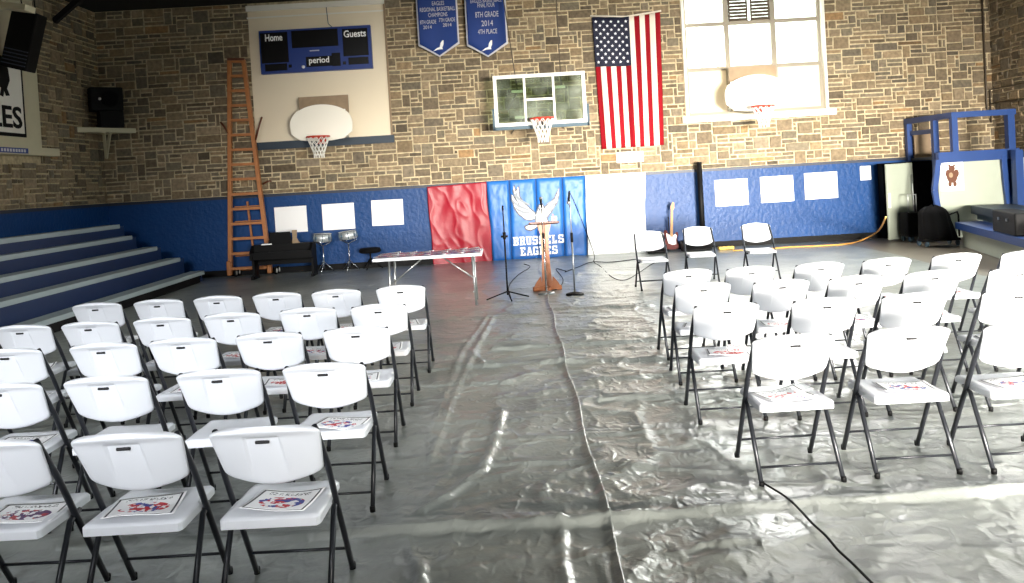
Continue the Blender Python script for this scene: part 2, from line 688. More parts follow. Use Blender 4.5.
# openings in the back wall
WX0, WX1 = at(683, 60, Y=WY).x, at(826, 60, Y=WY).x
WZ0, WZ1 = at(757, 113, Y=WY).z, 5.5
PX0, PX1 = at(252, 75, Y=WY).x, at(388, 75, Y=WY).x
PZ0, PZ1 = at(325, 140, Y=WY).z, at(315, 5, Y=WY).z

# back wall: mortar slab with the window opening, stones above the wainscot
mb = MB()
mb.box(XL - 0.4, WX0, WY, WY + 0.4, 0, ZC)
mb.box(WX1, XR + 0.4, WY, WY + 0.4, 0, ZC)
mb.box(WX0, WX1, WY, WY + 0.4, 0, WZ0)
mb.box(WX0, WX1, WY, WY + 0.4, WZ1, ZC)
tint_rest(mb)
masonry(mb, XL, XR, WZ, ZC, lambda u, v, d: V3((u, WY - d, v)), [(WX0, WX1, WZ0, WZ1), (PX0, PX1, PZ0 - 0.12, PZ1 + 0.1)], seed=3)
wall_back = struct(mb, 'wall_back', 'stone')
mb = MB()
mb.box(XL - 0.4, XL, YB, WY, 0, ZC)
tint_rest(mb, (176, 160, 126))
masonry(mb, 8.0, WY, WZ, ZC, lambda u, v, d: V3((XL + d, u, v)), [(at(0, 100, X=XL).y - 3, at(36, 100, X=XL).y, 2.5, 5.45)], seed=5)
struct(mb, 'wall_left', 'stone')
# right wall with three high windows (out of frame, they light the hall)
RW = [(2.2, 5.0), (6.8, 9.6), (11.4, 14.2)]
mb = MB()
ys = [YB] + [y for w in RW for y in w] + [WY]
for a, b in zip(ys[0::2], ys[1::2]):
    mb.box(XR, XR + 0.4, a, b, 0, ZC)
for a, b in RW:
    mb.box(XR, XR + 0.4, a, b, 0, 3.0)
    mb.box(XR, XR + 0.4, a, b, 5.3, ZC)
tint_rest(mb, (176, 160, 130))
masonry(mb, 8.0, WY, WZ, ZC, lambda u, v, d: V3((XR - d, u, v)), [(a, b, 3.0, 5.3) for a, b in RW], seed=8)
struct(mb, 'wall_right', 'stone')
mb = MB()
mb.box(XL - 0.4, XR + 0.4, YB - 0.4, YB, 0, ZC)
tint_rest(mb, (160, 145, 120))
struct(mb, 'wall_rear', 'stone')
mb = MB()
mb.box(XL - 0.4, XR + 0.4, YB - 0.4, WY + 0.4, -0.2, -0.012)
struct(mb, 'floor', 'floor')
mb = MB()
mb.box(XL - 0.4, XR + 0.4, YB - 0.4, WY + 0.4, ZC, ZC + 0.2)
struct(mb, 'ceiling', 'ceiling')
n = 1
for (x0, x1, y0, y1) in ((XL, XR, WY - 0.05, WY), (XL, XL + 0.05, YB, WY - 0.05), (XR - 0.05, XR, YB, WY - 0.05)):
    mb = MB()
    mb.box(x0, x1, y0, y1, -0.01, WZ - 0.05)
    struct(mb, 'trim_%d' % n, 'blue_paint')
    n += 1
    mb = MB()
    mb.box(x0 - (0.03 if n == 6 else 0), x1 + (0.03 if n == 4 else 0), y0 - (0.04 if n == 2 else 0), y1, WZ - 0.06, WZ)
    struct(mb, 'trim_%d' % n, 'dark_ledge')
    n += 1
mb = MB()
mb.box(XL, XR, WY - 0.075, WY - 0.05, -0.01, 0.12)
struct(mb, 'baseboard_back', 'black')
# roof trusses
k = 0
for y in (-3, 1, 5, 9, 13, 16.6):
    t = thing('roof_truss', 'dark timber roof truss across the hall under the black ceiling', 'beam', (0, y, ZC - 0.05), group='roof trusses')
    mb = MB()
    mb.box(XL, XR, y - 0.1, y + 0.1, ZC - 0.06, ZC)
    build(mb, 'beam', 'ceiling', t)
    for xs, d in ((XL, 1), (XR, -1)):
        mb = MB()
        mb.beam((xs + d * 0.02, y, ZC - 0.5), (xs + d * 0.6, y, ZC - 0.05), 0.1, 0.1)
        build(mb, 'brace', 'ceiling', t)

# ------------------------------------------------------------------ window in the back wall
ww = WX1 - WX0
mb = MB()
yf0, yf1 = WY + 0.08, WY + 0.16
bars_x = [WX0, at(729, 60, Y=WY).x, at(776, 60, Y=WY).x, WX1]
bars_z = [WZ0, at(757, 66, Y=WY).z, at(757, 21, Y=WY).z, WZ1]
for i, x in enumerate(bars_x):
    w = 0.05 if i in (1, 2) else 0.07
    xx = x + (0.05 if i == 0 else -0.05 if i == 3 else 0)
    mb.box(xx - w, xx + w, yf0, yf1, WZ0, WZ1)
for i, z in enumerate(bars_z):
    zz = z + (0.04 if i == 0 else -0.04 if i == 3 else 0)
    mb.box(WX0, WX1, yf0 + 0.01, yf1 - 0.01, zz - 0.04, zz + 0.04)
win = struct(mb, 'window_1', 'frame_grey')
mb = MB()
mb.box(WX0 + 0.05, WX1 - 0.05, WY + 0.118, WY + 0.124, bars_z[1], WZ1 - 0.05)
build(mb, 'window_pane', 'glass', win)
for a, b in zip(bars_x, bars_x[1:]):
    mb = MB()
    mb.box(a + 0.05, b - 0.05, WY + 0.10, WY + 0.125, WZ0 + 0.04, bars_z[1] - 0.03)
    build(mb, 'window_board', 'panel_paint', win)
mb = MB()
mb.box(WX0 - 0.1, WX1 + 0.12, WY - 0.14, WY + 0.1, WZ0 - 0.13, WZ0)
build(mb, 'window_sill', 'white_paint', win)
mb = MB()
for x in (WX0 - 0.0, WX1 - 0.06):
    mb.box(x, x + 0.06, WY - 0.05, WY + 0.08, WZ0, WZ1)
build(mb, 'window_jamb', 'white_paint', win)
# louvred shutters in the top middle light
for (xa, xb) in ((bars_x[1] + 0.06, (bars_x[1] + bars_x[2]) / 2 - 0.03), ((bars_x[1] + bars_x[2]) / 2 + 0.03, bars_x[2] - 0.06)):
    mb = MB()
    z = bars_z[2] + 0.07
    while z < WZ1 - 0.1:
        mb.obox(((xa + xb) / 2, WY + 0.09, z), (xb - xa, 0.07, 0.012), Matrix.Rotation(1.0, 3, 'X'))
        z += 0.07
    mb.box(xa, xa + 0.03, WY + 0.07, WY + 0.115, bars_z[2] + 0.03, WZ1 - 0.06)
    mb.box(xb - 0.03, xb, WY + 0.07, WY + 0.115, bars_z[2] + 0.03, WZ1 - 0.06)
    build(mb, 'shutter', 'louvre', win)

# windows out of frame: right wall, then added openings behind the camera
wn = 2
for a, b in RW:
    mb = MB()
    for y in (a + 0.05, (a + b) / 2, b - 0.05):
        mb.box(XR + 0.1, XR + 0.18, y - 0.05, y + 0.05, 3.0, 5.3)
    for z in (3.05, 4.15, 5.25):
        mb.box(XR + 0.1, XR + 0.18, a, b, z - 0.05, z + 0.05)
    w = struct(mb, 'window_%d' % wn, 'white_paint')
    mb = MB()
    mb.box(XR + 0.13, XR + 0.14, a, b, 3.0, 5.3)
    build(mb, 'window_pane', 'glass', w)
    wn += 1

# rear wall: unseen door and high window added to back the rear lights, panes glow
for nm, xa, xb, za, zb_, nb in (('added_door', 2.8, 7.6, 0.0, 2.2, 4), ('window_%d' % wn, -4.6, -0.4, 3.4, 5.2, 3)):
    mb = MB()
    for k in range(nb + 1):
        x = xa + (xb - xa) * k / nb
        mb.box(x - 0.05, x + 0.05, YB, YB + 0.08, za, zb_)
    for z in (za + 0.05, zb_ - 0.05):
        mb.box(xa, xb, YB, YB + 0.07, z - 0.05, z + 0.05)
    w = struct(mb, nm, 'white_paint')
    mb = MB()
    mb.box(xa + 0.05, xb - 0.05, YB + 0.02, YB + 0.03, za + 0.1, zb_ - 0.1)
    build(mb, 'pane', 'added_glow', w)

# boarded window behind the scoreboard (white panel with blue sill)
bd = thing('boarded_window', 'tall cream boarded-up window with blue sill behind the scoreboard', 'boarded window', ((PX0 + PX1) / 2, WY, PZ0))
mb = MB()
mb.box(PX0, PX1, WY - 0.03, WY, PZ0, PZ1)
build(mb, 'panel', 'panel_paint', bd)
mb = MB()
mb.box(PX0 - 0.02, PX1 + 0.02, WY - 0.09, WY, PZ1 - 0.07, PZ1 + 0.04)
mb.box(PX0 - 0.02, PX1 + 0.02, WY - 0.05, WY, PZ1 - 0.22, PZ1 - 0.19)
build(mb, 'top_trim', 'white_paint', bd)
mb = MB()
mb.box(PX0 + 0.02, PX1 + 0.06, WY - 0.12, WY, PZ0 - 0.14, PZ0 + 0.02)
build(mb, 'sill', 'teal_dark', bd)
mb = MB()
mb.box(PX1 - 0.01, PX1 + 0.03, WY - 0.06, WY, PZ0, PZ1)
build(mb, 'edge_trim', 'wood_grey', bd)


def frame_at(px, py, Y):
    return at(px, py, Y=Y), F / Y            # centre, px per metre


# ------------------------------------------------------------------ scoreboard
Y = WY - 0.16
c, s = frame_at(315.5, 49.5, Y)
sb = thing('scoreboard', 'blue and black electric scoreboard hung on the cream boarded window', 'scoreboard', c)
w, h = 111 / s, 43 / s
mb = MB()
mb.obox(c + V3((0, 0.07, 0)), (w, 0.14, h), bev=0.01)
build(mb, 'case', 'score_blue', sb)


def sbr(cx, cy, ww, hh, name='display'):
    m = MB()
    m.obox(c + V3((cx / s, -0.006, cy / s)), (ww / s, 0.012, hh / s))
    return build(m, name, 'score_black', sb)


sbr(-40.5, 4, 27, 30); sbr(-40, -15.5, 22, 7); sbr(0, 11, 46, 17); sbr(40, 5, 25, 27); sbr(42, -13.5, 20, 7); sbr(3, -12, 26, 10); sbr(20, -11, 8.5, 13)
for q in (-26, 28):
    sbr(q, -15, 3, 3, 'lamp')
text('Home', 'lettering', c + V3((-40.5 / s, -0.016, 14 / s)), EX, EZ, 17 / s, 7 / s, 'paper', sb, bold=0.015)
text('Guests', 'lettering', c + V3((40 / s, -0.016, 13.5 / s)), EX, EZ, 22 / s, 7 / s, 'paper', sb, bold=0.015)
text('period', 'lettering', c + V3((3 / s, -0.016, -11.5 / s)), EX, EZ, 20 / s, 8 / s, 'paper', sb, bold=0.015)
mb = MB()
mb.box(c.x - 1 / s - 0.1, c.x - 1 / s + 0.1, c.y - 0.004, c.y, c.z - 1.5 / s, c.z - 0.5 / s)
build(mb, 'maker_strip', 'banner_edge', sb)
mb = MB()
mb.sphere(c + V3((-13 / s, -0.01, -18 / s + 0.03)), 0.035, 12)
build(mb, 'horn', 'paper', sb)
mb = MB()
p = c + V3((18 / s, 0.1, 21 / s))
mb.tube([p, p + V3((-0.1, 0, 0.1)), p + V3((-0.12, 0, 0.45)), (p.x - 0.12, p.y, ZC - 0.15)], 0.008, 6)
build(mb, 'power_cable', 'pad_grey', sb)


# ------------------------------------------------------------------ hoops
def rim_and_net(par, rc, r, drop=0.45, col='orange_rim'):
    mb = MB()
    mb.tube([rc + V3((r * math.cos(a), r * math.sin(a), 0)) for a in [2 * PI * k / 28 for k in range(28)]], 0.016, 8, closed=True)
    mb.box(rc.x - 0.09, rc.x + 0.09, rc.y + r, rc.y + r + 0.14, rc.z - 0.012, rc.z + 0.012)
    mb.box(rc.x - 0.09, rc.x + 0.09, rc.y + r + 0.13, rc.y + r + 0.145, rc.z - 0.13, rc.z + 0.04)
    rim = build(mb, 'rim', col, par)
    mb = MB()
    n = 12
    for sgn in (1, -1):
        for k in range(n):
            pts = []
            for q in range(7):
                t = q / 6
                rr = r * (1 - 0.55 * min(1, t * 1.25)) if t < 0.8 else r * 0.45
                a = 2 * PI * k / n + sgn * t * 2 * PI * 2.6 / n
                pts.append(rc + V3((rr * math.cos(a), rr * math.sin(a), -drop * t)))
            mb.tube(pts, 0.0075, 5, cap=False)
    build(mb, 'net', 'net', par)
    return rim


# centre glass backboard
Y = WY - 1.25
c, s = frame_at(540, 99, Y)
bb = thing('basketball_hoop', 'clear glass backboard with white frame and orange rim hanging between banners and flag', 'basketball hoop', c, group='wall hoops')
w, h = 92 / s, 51 / s
mb = MB()
e = 3.4 / s
mb.box(c.x - w / 2, c.x + w / 2, Y, Y + 0.04, c.z + h / 2 - e, c.z + h / 2)
mb.box(c.x - w / 2, c.x + w / 2, Y, Y + 0.04, c.z - h / 2, c.z - h / 2 + e)
mb.box(c.x - w / 2, c.x - w / 2 + e, Y, Y + 0.04, c.z - h / 2 + e, c.z + h / 2 - e)
mb.box(c.x + w / 2 - e, c.x + w / 2, Y, Y + 0.04, c.z - h / 2 + e, c.z + h / 2 - e)
build(mb, 'frame', 'board_white', bb)
mb = MB()
mb.box(c.x - w / 2 + e, c.x + w / 2 - e, Y + 0.015, Y + 0.027, c.z - h / 2 + e, c.z + h / 2 - e)
build(mb, 'glass_board', 'backboard_glass', bb)
mb = MB()
l = 2.2 / s
xi0, xi1 = c.x - 15 / s, c.x + 14 / s
mb.box(xi0 - l / 2, xi0 + l / 2, Y + 0.004, Y + 0.014, c.z - h / 2 + e, c.z + h / 2 - e)
mb.box(xi1 - l / 2, xi1 + l / 2, Y + 0.004, Y + 0.014, c.z - h / 2 + e, c.z + h / 2 - e)
mb.box(xi0 + l / 2, xi1 - l / 2, Y + 0.004, Y + 0.014, c.z - l / 2, c.z + l / 2)
build(mb, 'painted_lines', 'board_white', bb)
mb = MB()
mb.box(c.x - w / 2 - 0.03, c.x + w / 2 + 0.03, Y - 0.02, Y + 0.06, c.z - h / 2 - 0.07, c.z - h / 2 - 0.002)
for sg in (-1, 1):
    mb.box(c.x + sg * (w / 2 + 0.002), c.x + sg * (w / 2 + 0.045), Y - 0.02, Y + 0.06, c.z - h / 2 - 0.07, c.z - h / 2 + 0.36)
build(mb, 'edge_padding', 'pad_grey', bb)
rr = 11.5 / s
rim_and_net(bb, V3((c.x + 0 / s, Y - 0.13 - rr, c.z - h / 2 + 0.1)), rr, 0.46)
for (dx, dz) in ((-22, 9), (20, 11), (-20, -17)):
    mb = MB()
    mb.box(c.x + (dx - 6) / s, c.x + (dx + 6) / s, Y + 0.03, Y + 0.07, c.z + (dz - 1.3) / s, c.z + (dz + 1.3) / s)
    build(mb, 'mounting_bracket', 'board_white', bb)
mb = MB()
mb.tube([(c.x + 22 / s, Y + 0.05, c.z + 11 / s), (c.x + 22 / s, Y + 0.1, ZC)], 0.012, 6)
mb.tube([(c.x - 22 / s, Y + 0.05, c.z + 9 / s), (c.x - 32 / s, Y + 0.6, ZC)], 0.012, 6)
mb.tube([(c.x - 22 / s, Y + 0.06, c.z + 9 / s), (c.x - 32 / s, WY - 0.02, c.z - 4 / s)], 0.015, 6)
mb.tube([(c.x - 20 / s, Y + 0.06, c.z - 17 / s), (c.x - 30 / s, WY - 0.02, c.z - 30 / s)], 0.015, 6)
mb.tube([(c.x + 20 / s, Y + 0.06, c.z - 17 / s), (c.x + 26 / s, WY - 0.02, c.z - 27 / s)], 0.015, 6)
build(mb, 'support_rods', 'pipe', bb)


def fan_hoop(px, py, wpx, Y, label, box_px):
    c, s = frame_at(px, py, Y)
    t = thing('basketball_hoop', label, 'basketball hoop', c, group='wall hoops')
    W = wpx / 2 / s
    pts = []
    ht, hb = 19.5 / s, 17 / s
    for k in range(25):                       # arched top
        a = PI * k / 24
        pts.append(V3((c.x + W * math.cos(a), Y, c.z - 2 / s + ht * math.sin(a) ** 0.9)))
    pts += [V3((c.x - W * 0.98, Y, c.z - hb * 0.62)), V3((c.x - W * 0.72, Y, c.z - hb)), V3((c.x - W * 0.3, Y, c.z - hb * 1.1)),
            V3((c.x + W * 0.3, Y, c.z - hb * 1.1)), V3((c.x + W * 0.72, Y, c.z - hb)), V3((c.x + W * 0.98, Y, c.z - hb * 0.62))]
    mb = MB()
    mb.prism(pts, (0, 0.05, 0))
    build(mb, 'fan_board', 'board_white', t)
    mb = MB()
    bx0, bx1, bz0, bz1 = box_px
    mb.box(c.x + bx0 / s, c.x + bx1 / s, Y + 0.25, Y + 0.3, c.z + bz0 / s, c.z + bz1 / s)
    build(mb, 'mounting_board', 'wood_grey', t)
    mb = MB()
    for sg in (-1, 1):
        mb.beam((c.x + sg * 20 / s, Y + 0.05, c.z + 10 / s), (c.x + sg * 20 / s, WY - 0.03, c.z + 10 / s), 0.06, 0.06, EZ)
        mb.beam((c.x + sg * 20 / s, Y + 0.05, c.z - 8 / s), (c.x + sg * 20 / s, WY - 0.03, c.z - 14 / s), 0.05, 0.05, EZ)
    mb.box(c.x - 25 / s, c.x + 24 / s, Y + 0.06, Y + 0.11, c.z + 9 / s, c.z + 12 / s)
    build(mb, 'bracket', 'white_paint', t)
    r = 11 / s
    rim_and_net(t, V3((c.x, Y - 0.14 - r, c.z - 15.5 / s)), r, 0.42)
    return t


fan_hoop(321, 122, 62, WY - 0.75, 'white fan-shaped backboard with orange rim below the scoreboard', (-24, 26, 9, 27))
fan_hoop(757, 92, 64, WY - 0.75, 'white fan-shaped backboard with orange rim in front of the bright window', (-24, 24, 9, 27))


# ------------------------------------------------------------------ banners and flag
def banner(px, Y, rows, label):
    c, s = frame_at(px, 20, Y)
    t = thing('banner', label, 'banner', c, group='championship banners')
    W = 20.5 / s
    zt, zs, zp = ZC - 0.06, at(px, 45, Y=Y).z, at(px, 57, Y=Y).z

    def fn(shr):
        def f(u, v):
            x = (u - 0.5) * 2 * (W - shr)
            zlow = (zs + (zp - zs) * (1 - abs(u - 0.5) * 2)) + shr * 1.1
            z = zlow + (zt - zlow) * v
            return V3((c.x + x, Y + 0.02 * math.sin(x * 9 + 1) * (1 - 0.3 * v), z))
        return f
    mb = MB()
    mb.sheet(fn(0), 24, 6, (0, 0.008, 0))
    build(mb, 'border', 'banner_edge', t)
    mb = MB()
    mb.sheet(lambda u, v: fn(0.03)(u, v) + V3((0, -0.006, 0)), 24, 6, (0, 0.005, 0))
    build(mb, 'cloth', 'banner_blue', t)
    mb = MB()
    mb.tube([(c.x - W - 0.05, Y, zt), (c.x + W + 0.05, Y, zt)], 0.02, 8)
    build(mb, 'hanging_rod', 'wood_dark', t)
    for (s_, dx, cy, wpx, hpx) in rows:
        o = at(px, cy, Y=Y - 0.035)
        text(s_, 'lettering', o + V3((dx / s, 0, 0)), EX, EZ, wpx / s, hpx / s, 'banner_edge', t, depth=0.002)
    # small white flying bird
    o = at(px + 2.2, 46.5, Y=Y - 0.03)
    pts = [(-7, -4.5), (-3, -1.5), (0, -0.5), (1, 3.5), (3, 6), (4.2, 6), (4, 2), (2.6, -1), (3, -2.8), (0.5, -2.8), (-2, -3)]
    mb = MB()
    mb.prism([o + V3((x / s, 0, z / s)) for x, z in pts], (0, 0.006, 0))
    build(mb, 'bird_emblem', 'paper', t)


banner(437.5, WY - 0.3, [('EAGLES', 0.5, 3.2, 12, 4), ('REGIONAL BASKETBALL', 0, 9, 35, 4), ('CHAMPIONS', 0.3, 14.6, 19, 4),
                         ('8TH GRADE', -9.3, 21.5, 16, 3.8), ('7TH GRADE', 9.5, 20.3, 16, 3.8), ('2014', -10, 26.6, 8.5, 3.4), ('2014', 9.6, 25.4, 8.5, 3.4)],
       'blue pointed felt banner reading regional basketball champions, left of the pair')
banner(486, WY - 0.3, [("EAGLES BASKETBALL", 0, 0.6, 31, 3.4), ('FINAL FOUR', 0, 5, 17, 4.2), ('8TH GRADE', 0.8, 14.3, 23, 5.5),
                       ('2014', 1.2, 23.2, 11.5, 5.5), ('4TH PLACE', 1.5, 31.5, 19, 4.6)],
       'blue pointed felt banner reading final four 4th place, right of the pair')

Y = WY - 0.12
fl = thing('flag', 'American flag hung vertically on the stone wall beside the window', 'flag', at(630, 80, Y=Y))
tl, tr, bl, br = at(592, 17, Y=Y), at(660, 12, Y=Y), at(602, 149, Y=Y), at(664, 145, Y=Y)


def fpt(u, v):      # u across 0..1, v down 0..1
    p = tl.lerp(tr, u).lerp(bl.lerp(br, u), v)
    p = p + V3((0, 0.035 * math.sin(u * 17 + v * 2.0) * (0.25 + 0.75 * v) + 0.02 * math.sin(u * 31 + 1), 0))
    p.z -= 0.05 * math.sin(PI * u) * (1 - v)
    return p


mb = MB()
nu, nv = 39, 24
for j in range(nv):
    for i in range(nu):
        st = i // 3
        u0, u1, v0, v1 = i / nu, (i + 1) / nu, j / nv, (j + 1) / nv
        if st < 7 and j < 9:
            mb.mi = 2
        else:
            mb.mi = 0 if st % 2 == 0 else 1
        vs = [mb.bm.verts.new(fpt(a, b)) for a, b in ((u0, v0), (u1, v0), (u1, v1), (u0, v1))]
        f = mb.face(vs)
        f.smooth = True
bmesh.ops.remove_doubles(mb.bm, verts=mb.bm.verts, dist=0.0005)
o = build(mb, 'cloth', ['flag_red', 'flag_white', 'flag_navy'], fl)
sm = o.modifiers.new('thick', 'SOLIDIFY')
sm.thickness = 0.006
mb = MB()
for cidx in range(9):
    for r in range(6 if cidx % 2 == 0 else 5):
        u = (cidx + 0.9) / 9.8 * 7 / 13
        v = ((r + 0.55) if cidx % 2 == 0 else (r + 1.05)) / 6.1 * 9 / 24
        # vertical hang: 9 rows run across the 7 stripes
        p = fpt(u, v) + V3((0, -0.018, 0))
        pts = []
        for k in range(10):
            a = PI / 2 + PI * k / 5
            rad = 0.036 if k % 2 == 0 else 0.016
            pts.append(p + V3((rad * math.cos(a), 0, rad * math.sin(a))))
        mb.prism(pts, (0, 0.006, 0))
build(mb, 'stars', 'paper', fl)
mb = MB()
mb.tube([tl + V3((-0.03, 0.03, 0.03)), tl.lerp(tr, 0.5) + V3((0, 0.03, -0.04)), tr + V3((0.03, 0.03, 0.03))], 0.018, 8)
build(mb, 'hem_cord', 'flag_white', fl)
c, s = frame_at(630, 157, WY - 0.06)
sg = thing('wall_notice', 'small white paper notice on the stones below the flag', 'notice', c)
mb = MB()
mb.obox(c, (27 / s, 0.012, 10.5 / s))
build(mb, 'sheet', 'paper', sg)
for k, (a, b) in enumerate(((20, 2.5), (14, 2))):
    mb = MB()
    for q in range(7):
        mb.box(c.x + (-a / 2 + q * a / 7) / s, c.x + (-a / 2 + (q + 0.7) * a / 7) / s, c.y - 0.012, c.y - 0.007, c.z + (1.5 - k * 4) / s, c.z + (1.5 - k * 4 + b) / s)
    build(mb, 'print_line', 'logo_grey', sg)


# ------------------------------------------------------------------ things hung on the wainscot
YW = WY - 0.075
left_words = ['closest to the ladder', 'directly above the silver drums', 'next to the red sheet']
right_words = ['nearest the black pole', 'between two right-hand ones', 'beside the small notice']
for (px, py, w, h, L) in [(291, 219.5, 32, 26, left_words[0]), (338.5, 216.5, 32, 26, left_words[1]), (387.5, 212.5, 31.5, 25.5, left_words[2]),
                          (731.5, 192.5, 33, 26.5, right_words[0]), (777, 189, 33, 26, right_words[1]), (821, 185.5, 33, 26.5, right_words[2])]:
    c, s = frame_at(px, py, YW)
    mb = MB()
    mb.obox(c, (w / s, 0.016, h / s), Matrix.Rotation(random.uniform(-0.02, 0.01), 3, 'Y'))
    tag(build(mb, 'poster_board', 'paper'), 'blank white poster board on the blue wall, ' + L, 'poster', 'white poster boards')
c, s = frame_at(865.5, 173, YW)
mb = MB()
mb.obox(c, (11 / s, 0.016, 14 / s))
tag(build(mb, 'notice_sheet', 'paper'), 'small white sheet on blue wall between large posters and the grey door', 'notice')


def hung_sheet(name, px_tl, px_tr, px_br, px_bl, Y, mt, label, seed, wr=0.03):
    a, b, c_, d = (at(*p, Y=Y) for p in (px_tl, px_tr, px_br, px_bl))

    def f(u, v):
        p = a.lerp(b, u).lerp(d.lerp(c_, u), v)
        q = V3((u * 3.2 + seed, v * 1.5, seed))
        dy = wr * 0.6 * math.sin(u * 15 + 3 * noise.noise(q)) * (0.3 + 0.7 * v) + wr * 0.8 * noise.noise(V3((u * 6 + v * 3, v * 4 - u * 2, seed * 2)))
        rg = 1 - abs(noise.noise(V3((u * 5 - v * 2.5, v * 3.5 + u, seed + 5)))) * 2
        return p + V3((0.012 * math.sin(v * 9 + seed) * (1 if u > 0.5 else 0.6), -dy - 0.6 * wr * max(0, rg) ** 3, 0))
    mb = MB()
    mb.sheet(f, 60, 60, (0, 0.006, 0))
    return tag(build(mb, name, mt), label, 'wall covering')


hung_sheet('hanging_sheet', (427, 187), (486, 182), (493, 262), (434, 268), WY - 0.17, 'red_vinyl', 'wrinkled red plastic sheet hung on the wall left of the blue mats', 2.3, 0.02)
hung_sheet('hanging_sheet', (585, 175.5), (645, 172), (646, 257), (588, 258.5), WY - 0.17, 'white_vinyl', 'white plastic sheet hung on the wall right of the blue mats', 7.1, 0.02)

# blue wall mat with eagle emblem
YM = WY - 0.14
mt_ = thing('wall_mat', 'bright blue four-panel wall mat with white eagle and school lettering', 'wall mat', (at(536, 220, Y=YM).x, WY, 0))
tops = [(486, 181.5), (509, 180.3), (535.5, 178.6), (562, 177), (585, 175.6)]
bots = [(493, 262), (512, 261.5), (539, 260), (565, 258.8), (587.5, 257.5)]
for i in range(4):
    a, b, c_, d = at(*tops[i], Y=YM), at(*tops[i + 1], Y=YM), at(*bots[i + 1], Y=YM), at(*bots[i], Y=YM)
    g = 0.008

    def f(u, v, a=a, b=b, c_=c_, d=d, i=i):
        p = a.lerp(b, u).lerp(d.lerp(c_, u), v)
        ed = min(1, min(u, 1 - u) / 0.1) * min(1, min(v, 1 - v) / 0.05)
        wr = noise.noise(V3((u * 2 + i * 7 + v * 2.5, v * 6 - u * 3, 3.3)))
        w2 = 1 - abs(noise.noise(V3((u * 2.4 - v * 1.5 + i * 3, v * 8 + u * 4, 1.1)))) * 2
        p.x += g * (1 - 2 * u)
        return p + V3((0, -0.03 * ed ** 0.5 - 0.008 * wr * ed - 0.009 * max(0, w2) ** 4 * ed, 0))
    mb = MB()
    mb.sheet(f, 16, 60, (0, 0.07, 0))
    build(mb, 'mat_panel', 'mat_blue', mt_)
mb = MB()
a, b, c_, d = at(*tops[0], Y=YM + 0.04), at(*tops[4], Y=YM + 0.04), at(*bots[4], Y=YM + 0.04), at(*bots[0], Y=YM + 0.04)
mb.prism([a, b, c_, d], (0, 0.02, 0))
build(mb, 'backing', 'mat_seam', mt_)
# emblem: pixel outline of crop (480..600 x 175..305 scaled 4.483), placed on the mat front
YE = YM - 0.058


def ep(pts, dy=0.0, sc=1.0):
    return [at(480 + x / 4.483, 175 + y / 4.483, Y=YE + dy) for x, y in pts]


LW = [[(152, 46), (150, 70), (158, 100), (176, 132), (200, 155), (226, 170), (250, 185), (244, 168), (222, 150), (196, 126), (176, 96), (172, 50), (166, 66), (160, 78)],
      [(142, 88), (144, 112), (156, 140), (180, 165), (206, 182), (238, 196), (248, 180), (224, 168), (196, 150), (170, 126), (154, 104)],
      [(148, 122), (156, 150), (176, 176), (204, 198), (226, 202), (246, 196), (242, 184), (214, 176), (186, 160), (164, 142)]]
RWg = [[(354, 58), (352, 86), (342, 112), (322, 134), (300, 152), (284, 170), (280, 158), (296, 140), (318, 122), (336, 104), (346, 82)],
       [(352, 92), (344, 124), (322, 152), (300, 172), (284, 186), (278, 172), (296, 154), (320, 134), (338, 114)],
       [(340, 126), (322, 160), (304, 184), (284, 200), (276, 188), (292, 172), (316, 148)]]


def grow(pts, k):
    cx, cy = sum(p[0] for p in pts) / len(pts), sum(p[1] for p in pts) / len(pts)
    out = []
    n = len(pts)
    area = sum(pts[i][0] * pts[(i + 1) % n][1] - pts[(i + 1) % n][0] * pts[i][1] for i in range(n))
    sg = 1 if area > 0 else -1
    for i in range(n):
        x0, y0 = pts[i - 1]
        x1, y1 = pts[(i + 1) % n]
        nx, ny = (y1 - y0) * sg, -(x1 - x0) * sg
        l = math.hypot(nx, ny) or 1
        out.append((pts[i][0] + nx / l * k, pts[i][1] + ny / l * k))
    return out


body = [[(250, 184), (262, 150), (268, 134), (280, 132), (286, 146), (284, 170), (300, 196), (306, 216), (284, 226), (262, 222), (250, 206)],
        [(202, 232), (224, 222), (258, 214), (262, 226), (244, 240), (226, 248), (206, 242)]]
mb = MB()
for i, p in enumerate(LW + RWg + body):
    mb.prism(ep(grow(p, 5.0), 0.0 - i * 0.0004), (0, 0.012, 0))
build(mb, 'emblem_outline', 'logo_dark', mt_)
mb = MB()
for i, p in enumerate(LW + RWg + body):
    mb.prism(ep(grow(p, -1.6), -0.008 - i * 0.0004), (0, 0.006, 0))
build(mb, 'emblem', 'paper', mt_)
for p in LW + RWg:
    mb = MB()
    cx, cy = sum(q[0] for q in p) / len(p), sum(q[1] for q in p) / len(p)
    side = -1 if cx < 260 else 1
    q = [(x + (cx - x) * 0.25, y + (cy - y) * 0.5 - 5) for x, y in p]
    mb.prism(ep([(x + side * 10, y - 6) for x, y in q], -0.0125), (0, 0.002, 0))
    build(mb, 'feather_shading', 'logo_grey', mt_)
mb = MB()
mb.prism(ep([(262, 150), (272, 146), (272, 158), (264, 164)], -0.0135), (0, 0.002, 0))
build(mb, 'face_shading', 'logo_dark', mt_)

